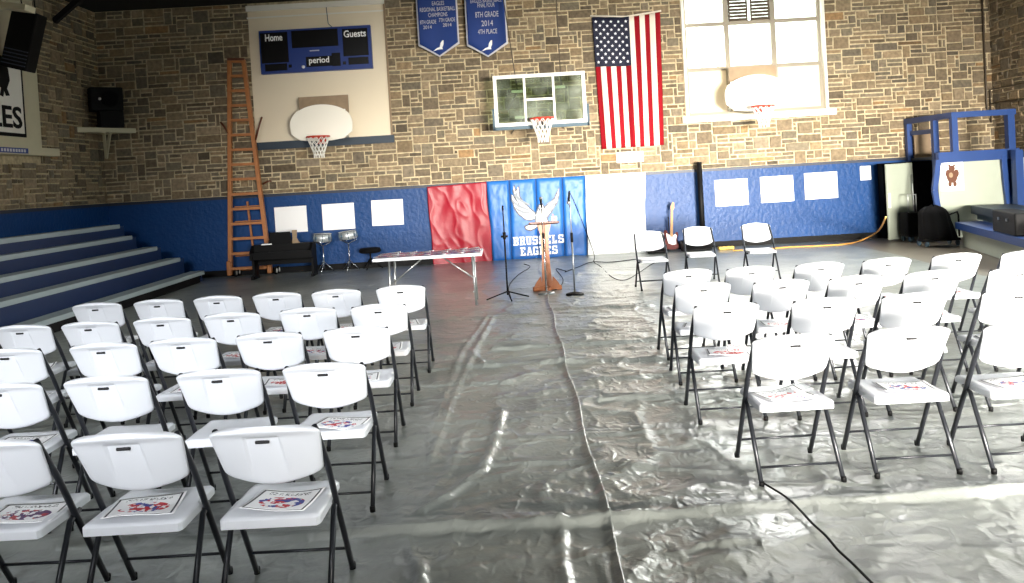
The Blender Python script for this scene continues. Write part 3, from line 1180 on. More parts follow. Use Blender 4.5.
# slab block letters for the mat
GL = {
    'B': [[(0, 0), (4.2, 0), (5, .8), (5, 3), (4.4, 3.5), (5, 4), (5, 6.2), (4.2, 7), (0, 7), (0, 6), (.6, 6), (.6, 1), (0, 1)]],
    'R': [[(0, 7), (4.2, 7), (5, 6.2), (5, 4), (4.4, 3.3), (4.6, 1), (5.3, 1), (5.3, 0), (3.3, 0), (3, 3), (2.2, 3), (2.2, 1), (2.8, 1), (2.8, 0), (0, 0), (0, 1), (.6, 1), (.6, 6), (0, 6)]],
    'U': [[(0, 7), (2.4, 7), (2.4, 6), (2, 6), (2, 1.3), (3.2, 1.3), (3.2, 6), (2.8, 6), (2.8, 7), (5.2, 7), (5.2, 6), (4.7, 6), (4.7, .8), (3.9, 0), (1.3, 0), (.5, .8), (.5, 6), (0, 6)]],
    'S': [[(0, 0), (.9, 0), (1, .4), (1.6, 0), (4.2, 0), (5, .8), (5, 3.5), (4.3, 4.1), (1.6, 4.3), (1.6, 5.7), (3.4, 5.7), (3.4, 4.9), (4.8, 4.9), (4.8, 7), (4, 7), (3.9, 6.6), (3.4, 7), (.8, 7), (0, 6.2), (0, 3.8), (.7, 3.1), (3.4, 2.9), (3.4, 1.3), (1.5, 1.3), (1.5, 2.2), (0, 2.2)]],
    'E': [[(0, 0), (4.8, 0), (4.8, 2.3), (3.5, 2.3), (3.5, 1.3), (2.1, 1.3), (2.1, 2.9), (3.3, 2.9), (3.3, 4.2), (2.1, 4.2), (2.1, 5.7), (3.5, 5.7), (3.5, 4.8), (4.8, 4.8), (4.8, 7), (0, 7), (0, 6), (.6, 6), (.6, 1), (0, 1)]],
    'L': [[(0, 0), (4.6, 0), (4.6, 2.6), (3.3, 2.6), (3.3, 1.3), (2.2, 1.3), (2.2, 6), (2.9, 6), (2.9, 7), (0, 7), (0, 6), (.6, 6), (.6, 1), (0, 1)]],
    'A': [[(0, 0), (2.2, 0), (2.2, 1), (1.8, 1), (2, 2), (3.4, 2), (3.6, 1), (3.2, 1), (3.2, 0), (5.5, 0), (5.5, 1), (5, 1), (3.6, 7), (1.8, 7), (.5, 1), (0, 1)]],
    'G': [[(.8, 0), (4.9, 0), (4.9, 3.6), (2.8, 3.6), (2.8, 2.4), (3.4, 2.4), (3.4, 1.3), (1.6, 1.3), (1.6, 5.7), (3.4, 5.7), (3.4, 4.8), (4.9, 4.8), (4.9, 7), (4, 7), (3.9, 6.7), (3.5, 7), (.8, 7), (0, 6.2), (0, .8)]],
}
HOLES = {'B': [[(2.1, 1.3), (3.4, 1.3), (3.4, 2.8), (2.1, 2.8)], [(2.1, 4.2), (3.4, 4.2), (3.4, 5.7), (2.1, 5.7)]],
         'R': [[(2.1, 4.2), (3.4, 4.2), (3.4, 5.7), (2.1, 5.7)]], 'A': [[(2.3, 3.2), (3.1, 3.2), (2.7, 5.2)]]}


def slab_word(word, px, py, wpx, hpx, parent):
    o = at(px, py, Y=YE - 0.004)
    s = F / YE
    adv = 5.9
    tot = adv * len(word) - 0.8
    kx, kz = wpx / s / tot, hpx / s / 7.0
    mb, mh = MB(), MB()
    for i, ch in enumerate(word):
        for p in GL[ch]:
            mb.prism([o + V3(((x + i * adv - tot / 2) * kx, 0, (z - 3.5) * kz)) for x, z in p], (0, 0.01, 0))
        for p in HOLES.get(ch, []):
            mh.prism([o + V3(((x + i * adv - tot / 2) * kx, -0.003, (z - 3.5) * kz)) for x, z in p], (0, 0.004, 0))
    a = build(mb, 'lettering', 'paper', parent)
    if len(mh.bm.verts):
        build(mh, 'letter_counter', 'mat_blue', a)


slab_word('BRUSSELS', 538.5, 240, 51, 8.6, mt_)
slab_word('EAGLES', 539, 250.6, 37.5, 8.4, mt_)

# black pole on the wall, wall conduit
p = at(699, 162, Y=WY - 0.32)
po = thing('black_pole', 'tall black round pole standing against the blue wall behind chairs', 'pole', (p.x, p.y, 0))
mb = MB()
mb.tube([(p.x, p.y, 0.02), (p.x, p.y, p.z)], 0.055, 14)
build(mb, 'shaft', 'black', po)
mb = MB()
mb.lathe([(0.14, 0), (0.14, 0.03), (0.06, 0.04)], (p.x, p.y, 0), 20)
build(mb, 'base', 'black', po)
p0, p1 = at(985.5, 0, Y=WY - 0.06), at(987, 108, Y=WY - 0.06)
mb = MB()
mb.tube([(p1.x, p1.y, ZC), (p1.x, p1.y, p1.z), (p1.x + 0.05, p1.y, p1.z - 0.1), (p1.x + 0.25, p1.y, p1.z - 0.14)], 0.02, 8)
tag(build(mb, 'conduit_pipe', 'pipe'), 'thin vertical conduit on the stone wall near the right corner', 'pipe', 'wall conduits')
mb = MB()
q = at(1000, 88, X=XR - 0.06)
mb.tube([(XR - 0.09, WY - 0.05, q.z - 0.7), (XR - 0.09, WY - 0.05, q.z), (XR - 0.09, 12, q.z)], 0.018, 8)
tag(build(mb, 'conduit_pipe', 'pipe'), 'upper bent conduit running along the right stone wall', 'pipe', 'wall conduits')
mb = MB()
mb.tube([(XR - 0.09, WY - 0.1, q.z - 0.3), (XR - 0.09, 12, q.z - 0.3)], 0.018, 8)
tag(build(mb, 'conduit_pipe', 'pipe'), 'lower straight conduit running along the right stone wall', 'pipe', 'wall conduits')

# ------------------------------------------------------------------ folding chair
PS = [V3((0, -0.285, 0.80)), V3((0, -0.03, 0.43)), V3((0, 0.245, 0.0))]


def tube_y(z):      # y of the long tube at height z
    if z > 0.43:
        return -0.03 + (z - 0.43) / 0.36 * (-0.205)
    return -0.03 + (0.43 - z) / 0.43 * 0.25


def make_chair():
    t = thing('folding_chair', 'x', 'chair')
    # backrest shell
    z0, z1 = 0.535, 0.822

    def surf(sgn):
        def f(u, v):
            a, b = u * 2 - 1, v * 2 - 1
            ab = abs(b)
            round_ = math.sqrt(max(0.0, 1 - (max(0.0, (ab - 0.62)) / 0.38) ** 2.6 * 0.62)) if b > 0 else math.sqrt(max(0.0, 1 - (max(0.0, (ab - 0.6)) / 0.4) ** 3 * 0.42))
            hw = 0.204 + 0.026 * v
            x = a * hw * round_
            zb = z0 + 0.028 * (a * a) ** 1.0
            zt = z1 - 0.014 * a * a
            z = zb + (zt - zb) * v
            yc = tube_y(z) - 0.012 - 0.042 * (1 - a * a)
            e = max(abs(a), ab)
            th = 0.013 * math.sqrt(max(0.0, 1 - max(0.0, (e - 0.86) / 0.14) ** 2))
            y = yc + sgn * th
            if sgn < 0:
                # rolled top rim bulges backward, recessed handle panel
                y -= 0.012 * math.exp(-((v - 0.93) / 0.07) ** 2) * (1 - max(0, e - 0.9) * 8 if e > 0.9 else 1)
                pw = 0.068 + 0.012 * (1 - v)
                if abs(x - 0.0) < pw and 0.12 < v < 0.84:
                    k = min(1, (pw - abs(x)) / 0.004) * min(1, (0.84 - v) / 0.025) * max(0, (v - 0.12) / 0.72)
                    y += 0.015 * k
            return V3((x, y, z))
        return f
    mb = MB()
    nu, nv = 88, 44
    g = []
    for sgn in (-1, 1):
        fn = surf(sgn)
        g.append([[mb.bm.verts.new(fn(i / nu, j / nv)) for i in range(nu + 1)] for j in range(nv + 1)])
    for k in (0, 1):
        A = g[k]
        for j in range(nv):
            for i in range(nu):
                f = mb.face([A[j][i], A[j][i + 1], A[j + 1][i + 1], A[j + 1][i]])
                f.smooth = True
    bmesh.ops.remove_doubles(mb.bm, verts=mb.bm.verts, dist=0.0004)
    back = build(mb, 'backrest', 'white_plastic', t)
    mb = MB()
    zz = z0 + 0.012 + (z1 - z0 - 0.02) * 0.755
    ys = tube_y(zz) - 0.012 - 0.042 - 0.013 + 0.011 - 0.006
    mb.obox((0, ys + 0.003, zz), (0.056, 0.012, 0.012), Matrix.Rotation(-0.6, 3, 'X'), bev=0.0025)
    build(mb, 'handle_slot_shade', 'slot_shade', back)  # dark bar stands in for the shade inside an open slot
    # seat
    def sfn(lo):
        def f(u, v):
            a, b = u * 2 - 1, v * 2 - 1
            rb = math.sqrt(max(0.0, 1 - (max(0.0, (abs(b) - 0.8)) / 0.2) ** 3 * (0.35 if b > 0 else 0.12)))
            x = a * (0.205 - (0.008 if b > 0 else 0)) * rb
            y = -0.255 + 0.45 * v
            dish = -0.012 * (1 - a * a) * (1 - b ** 4)
            z = 0.437 + dish - 0.012 * max(0, (v - 0.8) / 0.2) ** 2 + 0.004 * (1 - v)
            e = max(abs(a), abs(b))
            if e > 0.93:
                z -= (e - 0.93) / 0.07 * 0.012
            if lo:
                z = 0.437 - 0.04 if e > 0.9 else 0.437 - 0.026
            return V3((x, y, z))
        return f
    mb = MB()
    nu = nv = 26
    A, B = [[[mb.bm.verts.new(sfn(l)(i / nu, j / nv)) for i in range(nu + 1)] for j in range(nv + 1)] for l in (False, True)]
    for G in (A, B):
        for j in range(nv):
            for i in range(nu):
                f = mb.face([G[j][i], G[j][i + 1], G[j + 1][i + 1], G[j + 1][i]])
                f.smooth = True
    ra = [(0, i) for i in range(nu + 1)] + [(j, nu) for j in range(1, nv + 1)] + [(nv, i) for i in range(nu - 1, -1, -1)] + [(j, 0) for j in range(nv - 1, 0, -1)]
    for k in range(len(ra)):
        (j, i), (jj, ii) = ra[k], ra[(k + 1) % len(ra)]
        mb.face([A[j][i], B[j][i], B[jj][ii], A[jj][ii]])
    build(mb, 'seat', 'white_plastic', t)
    # long front legs that run up behind the backrest, rear legs, bars
    for sg in (-1, 1):
        mb = MB()
        pts = []
        for z in (0.79, 0.765, 0.6, 0.43, 0.25, 0.012):
            x = 0.205 if z > 0.74 else 0.219
            pts.append(V3((sg * (0.2 if z > 0.78 else x), tube_y(z) + 0.004, z)))
        mb.tube(pts, 0.0145, 10, flat=0.9)
        build(mb, 'leg', 'chair_steel', t)
        mb = MB()
        mb.tube([(sg * 0.198, 0.06, 0.395), (sg * 0.216, -0.05, 0.385), (sg * 0.222, -0.272, 0.012)], 0.0125, 10)
        build(mb, 'leg', 'chair_steel', t)
    mb = MB()
    mb.tube([(-0.217, tube_y(0.13), 0.13), (0.217, tube_y(0.13), 0.13)], 0.007, 8)
    build(mb, 'crossbar', 'chair_steel', t)
    mb = MB()
    mb.tube([(-0.22, -0.223, 0.09), (0.22, -0.223, 0.09)], 0.007, 8)
    build(mb, 'crossbar', 'chair_steel', t)
    for (x, y) in ((-0.219, 0.22), (0.219, 0.22), (-0.222, -0.273), (0.222, -0.273)):
        mb = MB()
        mb.lathe([(0.0145, 0.0), (0.0155, 0.02), (0.014, 0.03)], (x, y, 0.002), 10)
        build(mb, 'foot_cap', 'black', t)
    return t


def copy_tree(o, parent=None):
    c = o.copy()
    COL.objects.link(c)
    if parent is not None:
        c.parent = parent
    for ch in o.children:
        copy_tree(ch, c)
    return c


def make_sheet_mesh(curl=0.03, w=0.29, h=0.225, seed=0):
    mb = MB()
    rnd = random.Random(seed)
    k1, k2 = rnd.uniform(0.2, 1), rnd.uniform(0, 0.6)

    def f(u, v):
        z = curl * (k1 * max(0, u + v - 1.3) ** 1.6 + k2 * max(0, 0.5 - v - u * 0.3) ** 1.5) + 0.004 * math.sin(u * 5 + seed)
        return V3(((u - 0.5) * w, (v - 0.5) * h, z + 0.005))
    mb.sheet(f, 10, 8, (0, 0, 0.0012))
    return mb


proto = make_chair()
used = [False]
paper_src = {}


def place_chair(px, py, label, group, yaw=0.0, drawing=None, dlabel=None, back=False):
    p = at(px, py, Z=0.82)
    R = Matrix.Rotation(yaw, 3, 'Z')
    loc = p - R @ V3((0, -0.245, 0))
    loc.z = 0.004
    if not used[0]:
        c = proto
        used[0] = True
    else:
        c = copy_tree(proto)
    c.location = loc
    c.rotation_euler = (0, 0, yaw)
    c['label'] = label
    c['group'] = group
    if drawing:
        kk = (drawing, random.randrange(3))
        off = R @ V3((random.uniform(-0.03, 0.05), random.uniform(-0.10, -0.05), 0.433))
        if kk not in paper_src:
            d = build(make_sheet_mesh(seed=kk[1]), 'drawing_sheet', drawing)
            paper_src[kk] = d
        else:
            d = paper_src[kk].copy()
            COL.objects.link(d)
        d.location = loc + off
        d.rotation_euler = (0, 0, yaw + random.uniform(-0.3, 0.3))
        tag(d, dlabel, 'paper', 'drawings on the chair seats')
    return c


ROWN = {1: 'nearest the camera', 2: 'second from the camera', 3: 'third from the camera', 4: 'fourth from the camera', 5: 'farthest from the camera'}
POSN = ['at the aisle', 'second from the aisle', 'third from the aisle', 'fourth from the aisle', 'fifth from the aisle', 'sixth from the aisle']
LB = {1: [(263, 423.5), (125, 430.4), (-16, 438)],
      2: [(323, 361.5), (217.5, 368), (104.5, 375), (-2, 382)],
      3: [(355.5, 326), (268, 331.5), (181.5, 337), (102, 342), (6, 348)],
      4: [(378, 303.5), (307, 307), (231, 312), (161, 316.5), (89, 321), (21, 324.5)],
      5: [(400, 285), (335.5, 289), (276, 292), (217, 295.5), (157.5, 299), (96, 302.5)]}
RB = {1: [(793.5, 333), (909, 325.5), (1026, 320)],
      2: [(726, 302), (825.5, 297), (915, 292), (1016, 287)],
      3: [(702.5, 282), (781, 279), (857, 275), (933, 270), (1018, 266)],
      4: [(687.5, 269), (750.5, 266), (819.5, 262), (887, 257.5), (957, 253), (1027, 250)]}
DR_L = {(1, 0): 'drawing_rb', (1, 1): 'drawing_rb', (1, 2): 'drawing_p', (2, 0): 'drawing_rb', (2, 3): 'drawing_y', (3, 1): 'drawing_r', (2, 1): None, (2, 2): None}
DR_R = {(1, 0): 'drawing_r', (1, 1): 'drawing_rb', (1, 2): 'drawing_rb', (2, 1): None, (3, 1): 'drawing_r'}
for side, blk, dr in (('left', LB, DR_L), ('right', RB, DR_R)):
    nrow = len(blk)
    for r, lst in blk.items():
        rw = ROWN[r] if r != nrow else ROWN[5]
        for i, (px, py) in enumerate(lst):
            d = dr.get((r, i), 'drawing_rb' if (r + i) % 2 else 'drawing_r')
            place_chair(px, py, 'white folding chair in the %s block, row %s, %s' % (side, rw, POSN[i]),
                        'white folding chairs in the %s block' % side, yaw=random.uniform(-0.03, 0.03), drawing=d,
                        dlabel='drawing on the seat, %s block, row %s, %s' % (side, rw, POSN[i]))
for px, py, yaw, w in ((648, 231.5, PI + 0.02, 'left of the guitar'), (697, 227, PI - 0.08, 'in front of the black pole'), (755, 223.5, PI - 0.05, 'right of the yellow power strip')):
    place_chair(px, py, 'white folding chair facing the audience near the wall, ' + w, 'chairs facing the audience', yaw=yaw)


# folded leaflets on two right block seats
def leaflet(px, py, Z, label, mt='drawing_rb', rz=0.4):
    p = at(px, py, Z=Z)
    t = thing('folded_leaflet', label, 'leaflet', p, rz)
    mb = MB()
    mb.prism([(-0.07, -0.05, 0), (0.07, -0.05, 0), (0.07, 0.05, 0.002), (-0.07, 0.05, 0.002)], (0, 0, 0.0015))
    m = mb
    m.prism([(-0.07, 0.05, 0.003), (0.07, 0.05, 0.003), (0.06, -0.04, 0.045), (-0.06, -0.04, 0.045)], (0, 0.001, 0.0015))
    me = bpy.data.meshes.new('page')
    bmesh.ops.recalc_face_normals(m.bm, faces=m.bm.faces)
    m.bm.to_mesh(me)
    me.materials.append(M[mt])
    o = bpy.data.objects.new('page', me)
    COL.objects.link(o)
    o.parent = t


leaflet(800, 397, 0.448, 'small folded leaflet beside the drawing on nearest right block aisle chair', rz=0.5)
leaflet(737, 350, 0.448, 'open leaflet on the second right block aisle chair', 'drawing_r', rz=-0.3)

# ------------------------------------------------------------------ folding table with drawings
p0, p1 = at(371, 261, Z=0.72), at(482, 253.5, Z=0.72)
yT = (p0.y + p1.y) / 2
tx0, tx1 = p0.x, p1.x
tb = thing('folding_table', 'long white plastic folding table covered with coloured drawings before the red sheet', 'table', ((tx0 + tx1) / 2, yT + 0.38, 0))
mb = MB()
mb.obox(((tx0 + tx1) / 2, yT + 0.38, 0.715), (tx1 - tx0, 0.76, 0.045), bev=0.015)
build(mb, 'table_top', 'white_plastic', tb)
for sg, xx in ((-1, tx0 + 0.22), (1, tx1 - 0.14)):
    for yy in (yT + 0.1, yT + 0.66):
        mb = MB()
        mb.tube([(xx, yy, 0.695), (xx + sg * 0.02, yy, 0.01)], 0.014, 10)
        build(mb, 'leg', 'grey_metal', tb)
    mb = MB()
    mb.tube([(xx, yT + 0.1, 0.2), (xx, yT + 0.66, 0.2)], 0.011, 8)
    mb.tube([(xx, yT + 0.38, 0.35), (xx - sg * 0.45, yT + 0.38, 0.69)], 0.010, 8)
    mb.tube([(xx, yT + 0.1, 0.35), (xx, yT + 0.66, 0.35)], 0.010, 8)
    build(mb, 'brace', 'grey_metal', tb)
k = 0
words_t = ['first', 'second', 'third', 'fourth', 'fifth', 'sixth']
for row in (0, 1):
    for i in range(6):
        x = tx0 + 0.17 + i * (tx1 - tx0 - 0.34) / 5
        y = yT + 0.19 + row * 0.34
        mb = make_sheet_mesh(0.06, 0.3, 0.3, seed=k)
        me_mat = 'drawing_bold'
        d = build(mb, 'drawing_sheet', me_mat)
        d.location = (x, y, 0.742)
        d.rotation_euler = (0, 0, random.uniform(-0.3, 0.3))
        tag(d, 'drawing on the long table, %s row, %s from its left end' % (('near', 'far')[row], words_t[i]), 'paper', 'drawings on the table')
        k += 1

# ------------------------------------------------------------------ lectern
base = at(547.5, 290.5, Z=0)
LX, LY = base.x, base.y
lec = thing('lectern', 'wooden lectern with flared column and flat top before the eagle mat', 'lectern', (LX, LY, 0))
s = F / LY
prof = [(-6.5, 0.06), (-5.4, 0.12), (-4.6, 0.35), (-4.2, 0.6), (-4.6, 0.85), (-6.8, 0.97), (-7, 1.0)]
for dx in (-1, 1):
    mb = MB()
    xs = [(dx * w / s * 1.0, z) for w, z in ((6.3, 0.05), (5.0, 0.15), (4.1, 0.4), (3.7, 0.62), (4.2, 0.85), (7.0, 1.0))]
    inner = [(dx * 0.012, z) for z in (1.0, 0.05)]
    mb.prism([V3((LX + x, LY - 0.02, z)) for x, z in xs + inner], (0, 0.04, 0))
    build(mb, 'column_board', 'wood_lectern', lec)
mb = MB()
mb.prism([V3((LX - 0.02, LY + 0.20, 0.05)), V3((LX - 0.02, LY + 0.10, 0.45)), V3((LX - 0.02, LY + 0.12, 1.0)), V3((LX - 0.02, LY + 0.02, 1.0)), V3((LX - 0.02, LY + 0.02, 0.05))], (0.04, 0, 0))
build(mb, 'rear_fin', 'wood_lectern', lec)
for rz in (0.12, PI / 2):
    mb = MB()
    mb.obox((LX, LY, 0.035), (0.44 if rz < 1 else 0.34, 0.07, 0.07 if rz < 1 else 0.06), Matrix.Rotation(rz, 3, 'Z'), bev=0.01)
    build(mb, 'foot', 'wood_lectern', lec)
for dx in (-1, 1):
    mb = MB()
    mb.prism([V3((LX + dx * 0.07, LY - 0.025, 0.06)), V3((LX + dx * 0.2, LY - 0.025, 0.06)), V3((LX + dx * 0.17, LY - 0.025, 0.12)), V3((LX + dx * 0.09, LY - 0.025, 0.22))], (0, 0.05, 0))
    build(mb, 'gusset', 'wood_lectern', lec)
mb = MB()
mb.obox((LX, LY + 0.03, 1.02), (30 / s, 0.34, 0.03), Matrix.Rotation(-0.1, 3, 'X'), bev=0.006)
build(mb, 'top', 'wood_dark', lec)
t = thing('small_box', 'small white and pink box standing on the right of the lectern top', 'box', (LX + 11 / s, LY + 0.05, 1.045))
mb = MB()
mb.obox((LX + 11 / s, LY + 0.05, 1.045 + 0.035), (0.08, 0.05, 0.07), bev=0.004)
build(mb, 'carton', 'paper', t)
mb = MB()
mb.box(LX + 11 / s - 0.035, LX + 11 / s + 0.035, LY + 0.02, LY + 0.024, 1.06, 1.09)
mb.box(LX + 9.5 / s - 0.008, LX + 9.5 / s + 0.008, LY + 0.015, LY + 0.024, 1.05, 1.15)
build(mb, 'printed_band', 'pink', t)


# ------------------------------------------------------------------ microphone stands
def mic_head(par, p, d, body='black'):
    d = V3(d).normalized()
    mb = MB()
    p = V3(p)
    mb.tube([p, p + d * 0.04, p + d * 0.15], [0.012, 0.014, 0.02], 12)
    build(mb, 'microphone_body', body, par)
    mb = MB()
    mb.sphere(p + d * 0.17, 0.028, 14)
    build(mb, 'microphone_grille', 'grey_metal', par)


b = at(508, 299, Z=0)
st = thing('microphone_stand', 'black boom microphone stand on tripod legs left of the lectern', 'microphone stand', (b.x, b.y, 0), group='microphone stands')
mb = MB()
mb.tube([(b.x, b.y, 0.06), (b.x, b.y, 0.92)], 0.013, 10)
build(mb, 'pole', 'black', st)
mb = MB()
zt = at(503.5, 207, Y=b.y).z
mb.tube([(b.x, b.y, 0.7), (b.x, b.y, zt)], 0.009, 8)
build(mb, 'boom_arm', 'black', st)
mb = MB()
mb.tube([(b.x, b.y, 0.86), (b.x, b.y, 0.96)], 0.024, 10)
mb.tube([(b.x - 0.05, b.y, 0.9), (b.x + 0.05, b.y, 0.9)], 0.015, 8)
build(mb, 'clutch', 'black', st)
mb = MB()
mb.tube([(b.x, b.y, zt - 0.05), (b.x, b.y, zt + 0.02)], 0.014, 8)
build(mb, 'microphone_clip', 'black', st)
for a in (188, 12, 280):
    mb = MB()
    a = math.radians(a)
    mb.tube([(b.x, b.y, 0.11), (b.x + 0.31 * math.cos(a), b.y + 0.31 * math.sin(a), 0.012)], 0.010, 8)
    build(mb, 'leg', 'black', st)

b = at(546.5, 294, Z=0)
st = thing('microphone_stand', 'chrome straight microphone stand with round base in front of the lectern', 'microphone stand', (b.x, b.y, 0), group='microphone stands')
mb = MB()
mb.lathe([(0.125, 0), (0.125, 0.02), (0.1, 0.03), (0.02, 0.045)], (b.x, b.y, 0.002), 28)
build(mb, 'base', 'grey_metal', st)
zt = at(541.5, 207, Y=b.y).z
mb = MB()
mb.tube([(b.x, b.y, 0.04), (b.x, b.y, 0.85)], 0.013, 10)
mb.tube([(b.x, b.y, 0.85), (b.x, b.y, zt)], 0.009, 10)
build(mb, 'pole', 'chrome', st)
mb = MB()
mb.tube([(b.x, b.y, 0.82), (b.x, b.y, 0.9)], 0.02, 10)
build(mb, 'clutch', 'black', st)
mic_head(st, (b.x, b.y, zt), (0, 0.5, 0.5))

b = at(575, 295, Z=0)
st = thing('microphone_stand', 'grey microphone stand with black disc base, right of the lectern', 'microphone stand', (b.x, b.y, 0), group='microphone stands')
mb = MB()
mb.lathe([(0.13, 0), (0.13, 0.02), (0.1, 0.03), (0.02, 0.045)], (b.x, b.y, 0.002), 28)
build(mb, 'base', 'black', st)
zt = at(571, 193, Y=b.y).z
mb = MB()
mb.tube([(b.x, b.y, 0.04), (b.x, b.y, 0.8)], 0.013, 10)
mb.tube([(b.x, b.y, 0.8), (b.x, b.y, zt)], 0.009, 10)
build(mb, 'pole', 'grey_metal', st)
mb = MB()
mb.tube([(b.x, b.y, 0.76), (b.x, b.y, 0.9)], 0.02, 10)
build(mb, 'clutch', 'black', st)
mic_head(st, (b.x, b.y - 0.02, zt + 0.03), (-0.12, -0.2, -0.9))
mtop = V3((b.x, b.y, zt + 0.03))


def floor_pts(lst, z=0.012):
    return [at(px, py, Z=z) for px, py in lst]


def smooth(pts, n=6):
    out = []
    P = [pts[0]] + list(pts) + [pts[-1]]
    for i in range(1, len(P) - 2):
        for k in range(n):
            t = k / n
            a, b_, c_, d = P[i - 1], P[i], P[i + 1], P[i + 2]
            out.append(0.5 * ((2 * b_) + (c_ - a) * t + (2 * a - 5 * b_ + 4 * c_ - d) * t * t + (3 * b_ - a - 3 * c_ + d) * t ** 3))
    out.append(pts[-1])
    return out


def cable(name, pts, r, mt, label, cat='cable'):
    mb = MB()
    mb.tube(smooth(pts), r, 6)
    return tag(build(mb, name, mt), label, cat)


f2 = floor_pts([(600, 266), (612, 277), (625, 280)])
cable('microphone_cable', [mtop, mtop + V3((0.12, 0.1, -0.3)), mtop + V3((0.35, 0.5, -0.95)), at(594, 262, Z=0.25)] + f2 + floor_pts([(640, 272), (652, 264), (668, 256)]),
      0.006, 'black', 'black cable looping from the right microphone stand toward the guitar')
cable('floor_cable', floor_pts([(566, 271), (556, 269), (563, 279), (559, 288), (552, 290)]), 0.007, 'black', 'short black cable curling on the floor right of the lectern')
cable('floor_cable', floor_pts([(511, 298), (509, 286), (518, 275), (530, 267), (524, 264)]), 0.007, 'black', 'thin black cable trailing behind the tripod microphone stand')
cable('floor_cable', floor_pts([(565, 272), (578, 267), (592, 262), (612, 262), (645, 258)], 0.015), 0.008, 'black', 'black cable along the floor below the white sheet')
cable('extension_cord', floor_pts([(760, 481), (786, 497), (800, 510), (812, 523), (826, 536), (838, 550), (852, 563), (872, 583), (890, 600)], 0.03), 0.006, 'black',
      'thin black cord crossing the tarp seam in the right foreground')
ylist = floor_pts([(733, 250.5), (760, 249.5), (790, 247), (815, 246), (845, 244), (862, 240)], 0.012)
cable('extension_cord', ylist + [at(878, 231, Z=0.25), at(886, 217, Z=0.75)], 0.016, 'orange_cord', 'orange extension cord along the wall foot rising to the grey door')

# power strip
p = at(726, 249.5, Z=0.0)
ps = thing('power_strip', 'yellow power strip on the floor between the facing chairs', 'power strip', p, 0.1)
mb = MB()
mb.obox((p.x, p.y, 0.035), (0.32, 0.12, 0.06), bev=0.012)
o = build(mb, 'housing', 'yellow', ps)
for k in range(3):
    mb = MB()
    mb.box(p.x - 0.1 + k * 0.09, p.x - 0.06 + k * 0.09, p.y - 0.02, p.y + 0.02, 0.064, 0.068)
    build(mb, 'socket', 'black', ps)

# ------------------------------------------------------------------ guitar and amplifier
gY = WY - 0.45
g0 = at(671.5, 253, Y=gY)
gx, gz = g0.x, max(0.04, g0.z)
s = F / gY
gt = thing('electric_guitar', 'red electric guitar with white pickguard leaning upright against the wall', 'guitar', (gx, gY, 0))
lean = Matrix.Rotation(-0.12, 3, 'X')


def gp(x, z, y=0.0):
    q = lean @ (Matrix.Rotation(0.09, 3, 'Y') @ V3((x, y, z)))
    return V3((gx + q.x, gY + q.y, gz + q.z))


outl = [(-0.02, 0), (-0.10, 0.015), (-0.155, 0.07), (-0.165, 0.13), (-0.13, 0.19), (-0.115, 0.235), (-0.14, 0.29), (-0.16, 0.35), (-0.145, 0.40), (-0.11, 0.405), (-0.075, 0.345), (-0.03, 0.315),
        (0.03, 0.31), (0.07, 0.33), (0.10, 0.375), (0.13, 0.37), (0.14, 0.31), (0.12, 0.25), (0.115, 0.2), (0.145, 0.15), (0.165, 0.1), (0.14, 0.035), (0.07, 0.0)]
mb = MB()
mb.prism([gp(x, z) for x, z in outl], lean @ V3((0, 0.045, 0)))
build(mb, 'body', 'guitar_red', gt)
mb = MB()
pg = [(-0.06, 0.13), (-0.10, 0.25), (-0.11, 0.34), (-0.06, 0.31), (0.02, 0.29), (0.08, 0.33), (0.11, 0.29), (0.09, 0.2), (0.10, 0.12), (0.03, 0.10)]
mb.prism([gp(x, z, -0.006) for x, z in pg], lean @ V3((0, 0.005, 0)))
build(mb, 'pickguard', 'paper', gt)
mb = MB()
mb.prism([gp(x, z, -0.014) for x, z in ((-0.028, 0.27), (0.028, 0.27), (0.021, 0.82), (-0.021, 0.82))], lean @ V3((0, 0.03, 0)))
build(mb, 'neck', 'maple', gt)
mb = MB()
mb.prism([gp(x, z, -0.008) for x, z in ((-0.021, 0.82), (0.021, 0.82), (0.05, 0.88), (0.045, 0.98), (0.01, 1.0), (-0.03, 0.9))], lean @ V3((0, 0.018, 0)))
build(mb, 'headstock', 'maple', gt)
for k in range(3):
    mb = MB()
    mb.prism([gp(x, z, -0.012) for x, z in ((-0.04, 0.15 + k * 0.055), (0.04, 0.15 + k * 0.055), (0.04, 0.17 + k * 0.055), (-0.04, 0.17 + k * 0.055))], lean @ V3((0, 0.006, 0)))
    build(mb, 'pickup', 'banner_edge', gt)
st = thing('guitar_stand', 'black guitar stand holding the red electric guitar', 'stand', (gx, gY, 0))
mb = MB()
for a in (-0.2, 0.2):
    mb.tube([(gx + a * 0.5, gY + 0.12, 0.35), (gx + a, gY - 0.12, 0.012)], 0.011, 8)
mb.tube([(gx, gY + 0.13, 0.4), (gx, gY + 0.28, 0.012)], 0.011, 8)
build(mb, 'leg_frame', 'black', st)
mb = MB()
mb.tube([(gx, gY + 0.13, 0.35), (gx, gY + 0.16, 0.72)], 0.011, 8)
build(mb, 'neck_post', 'black', st)


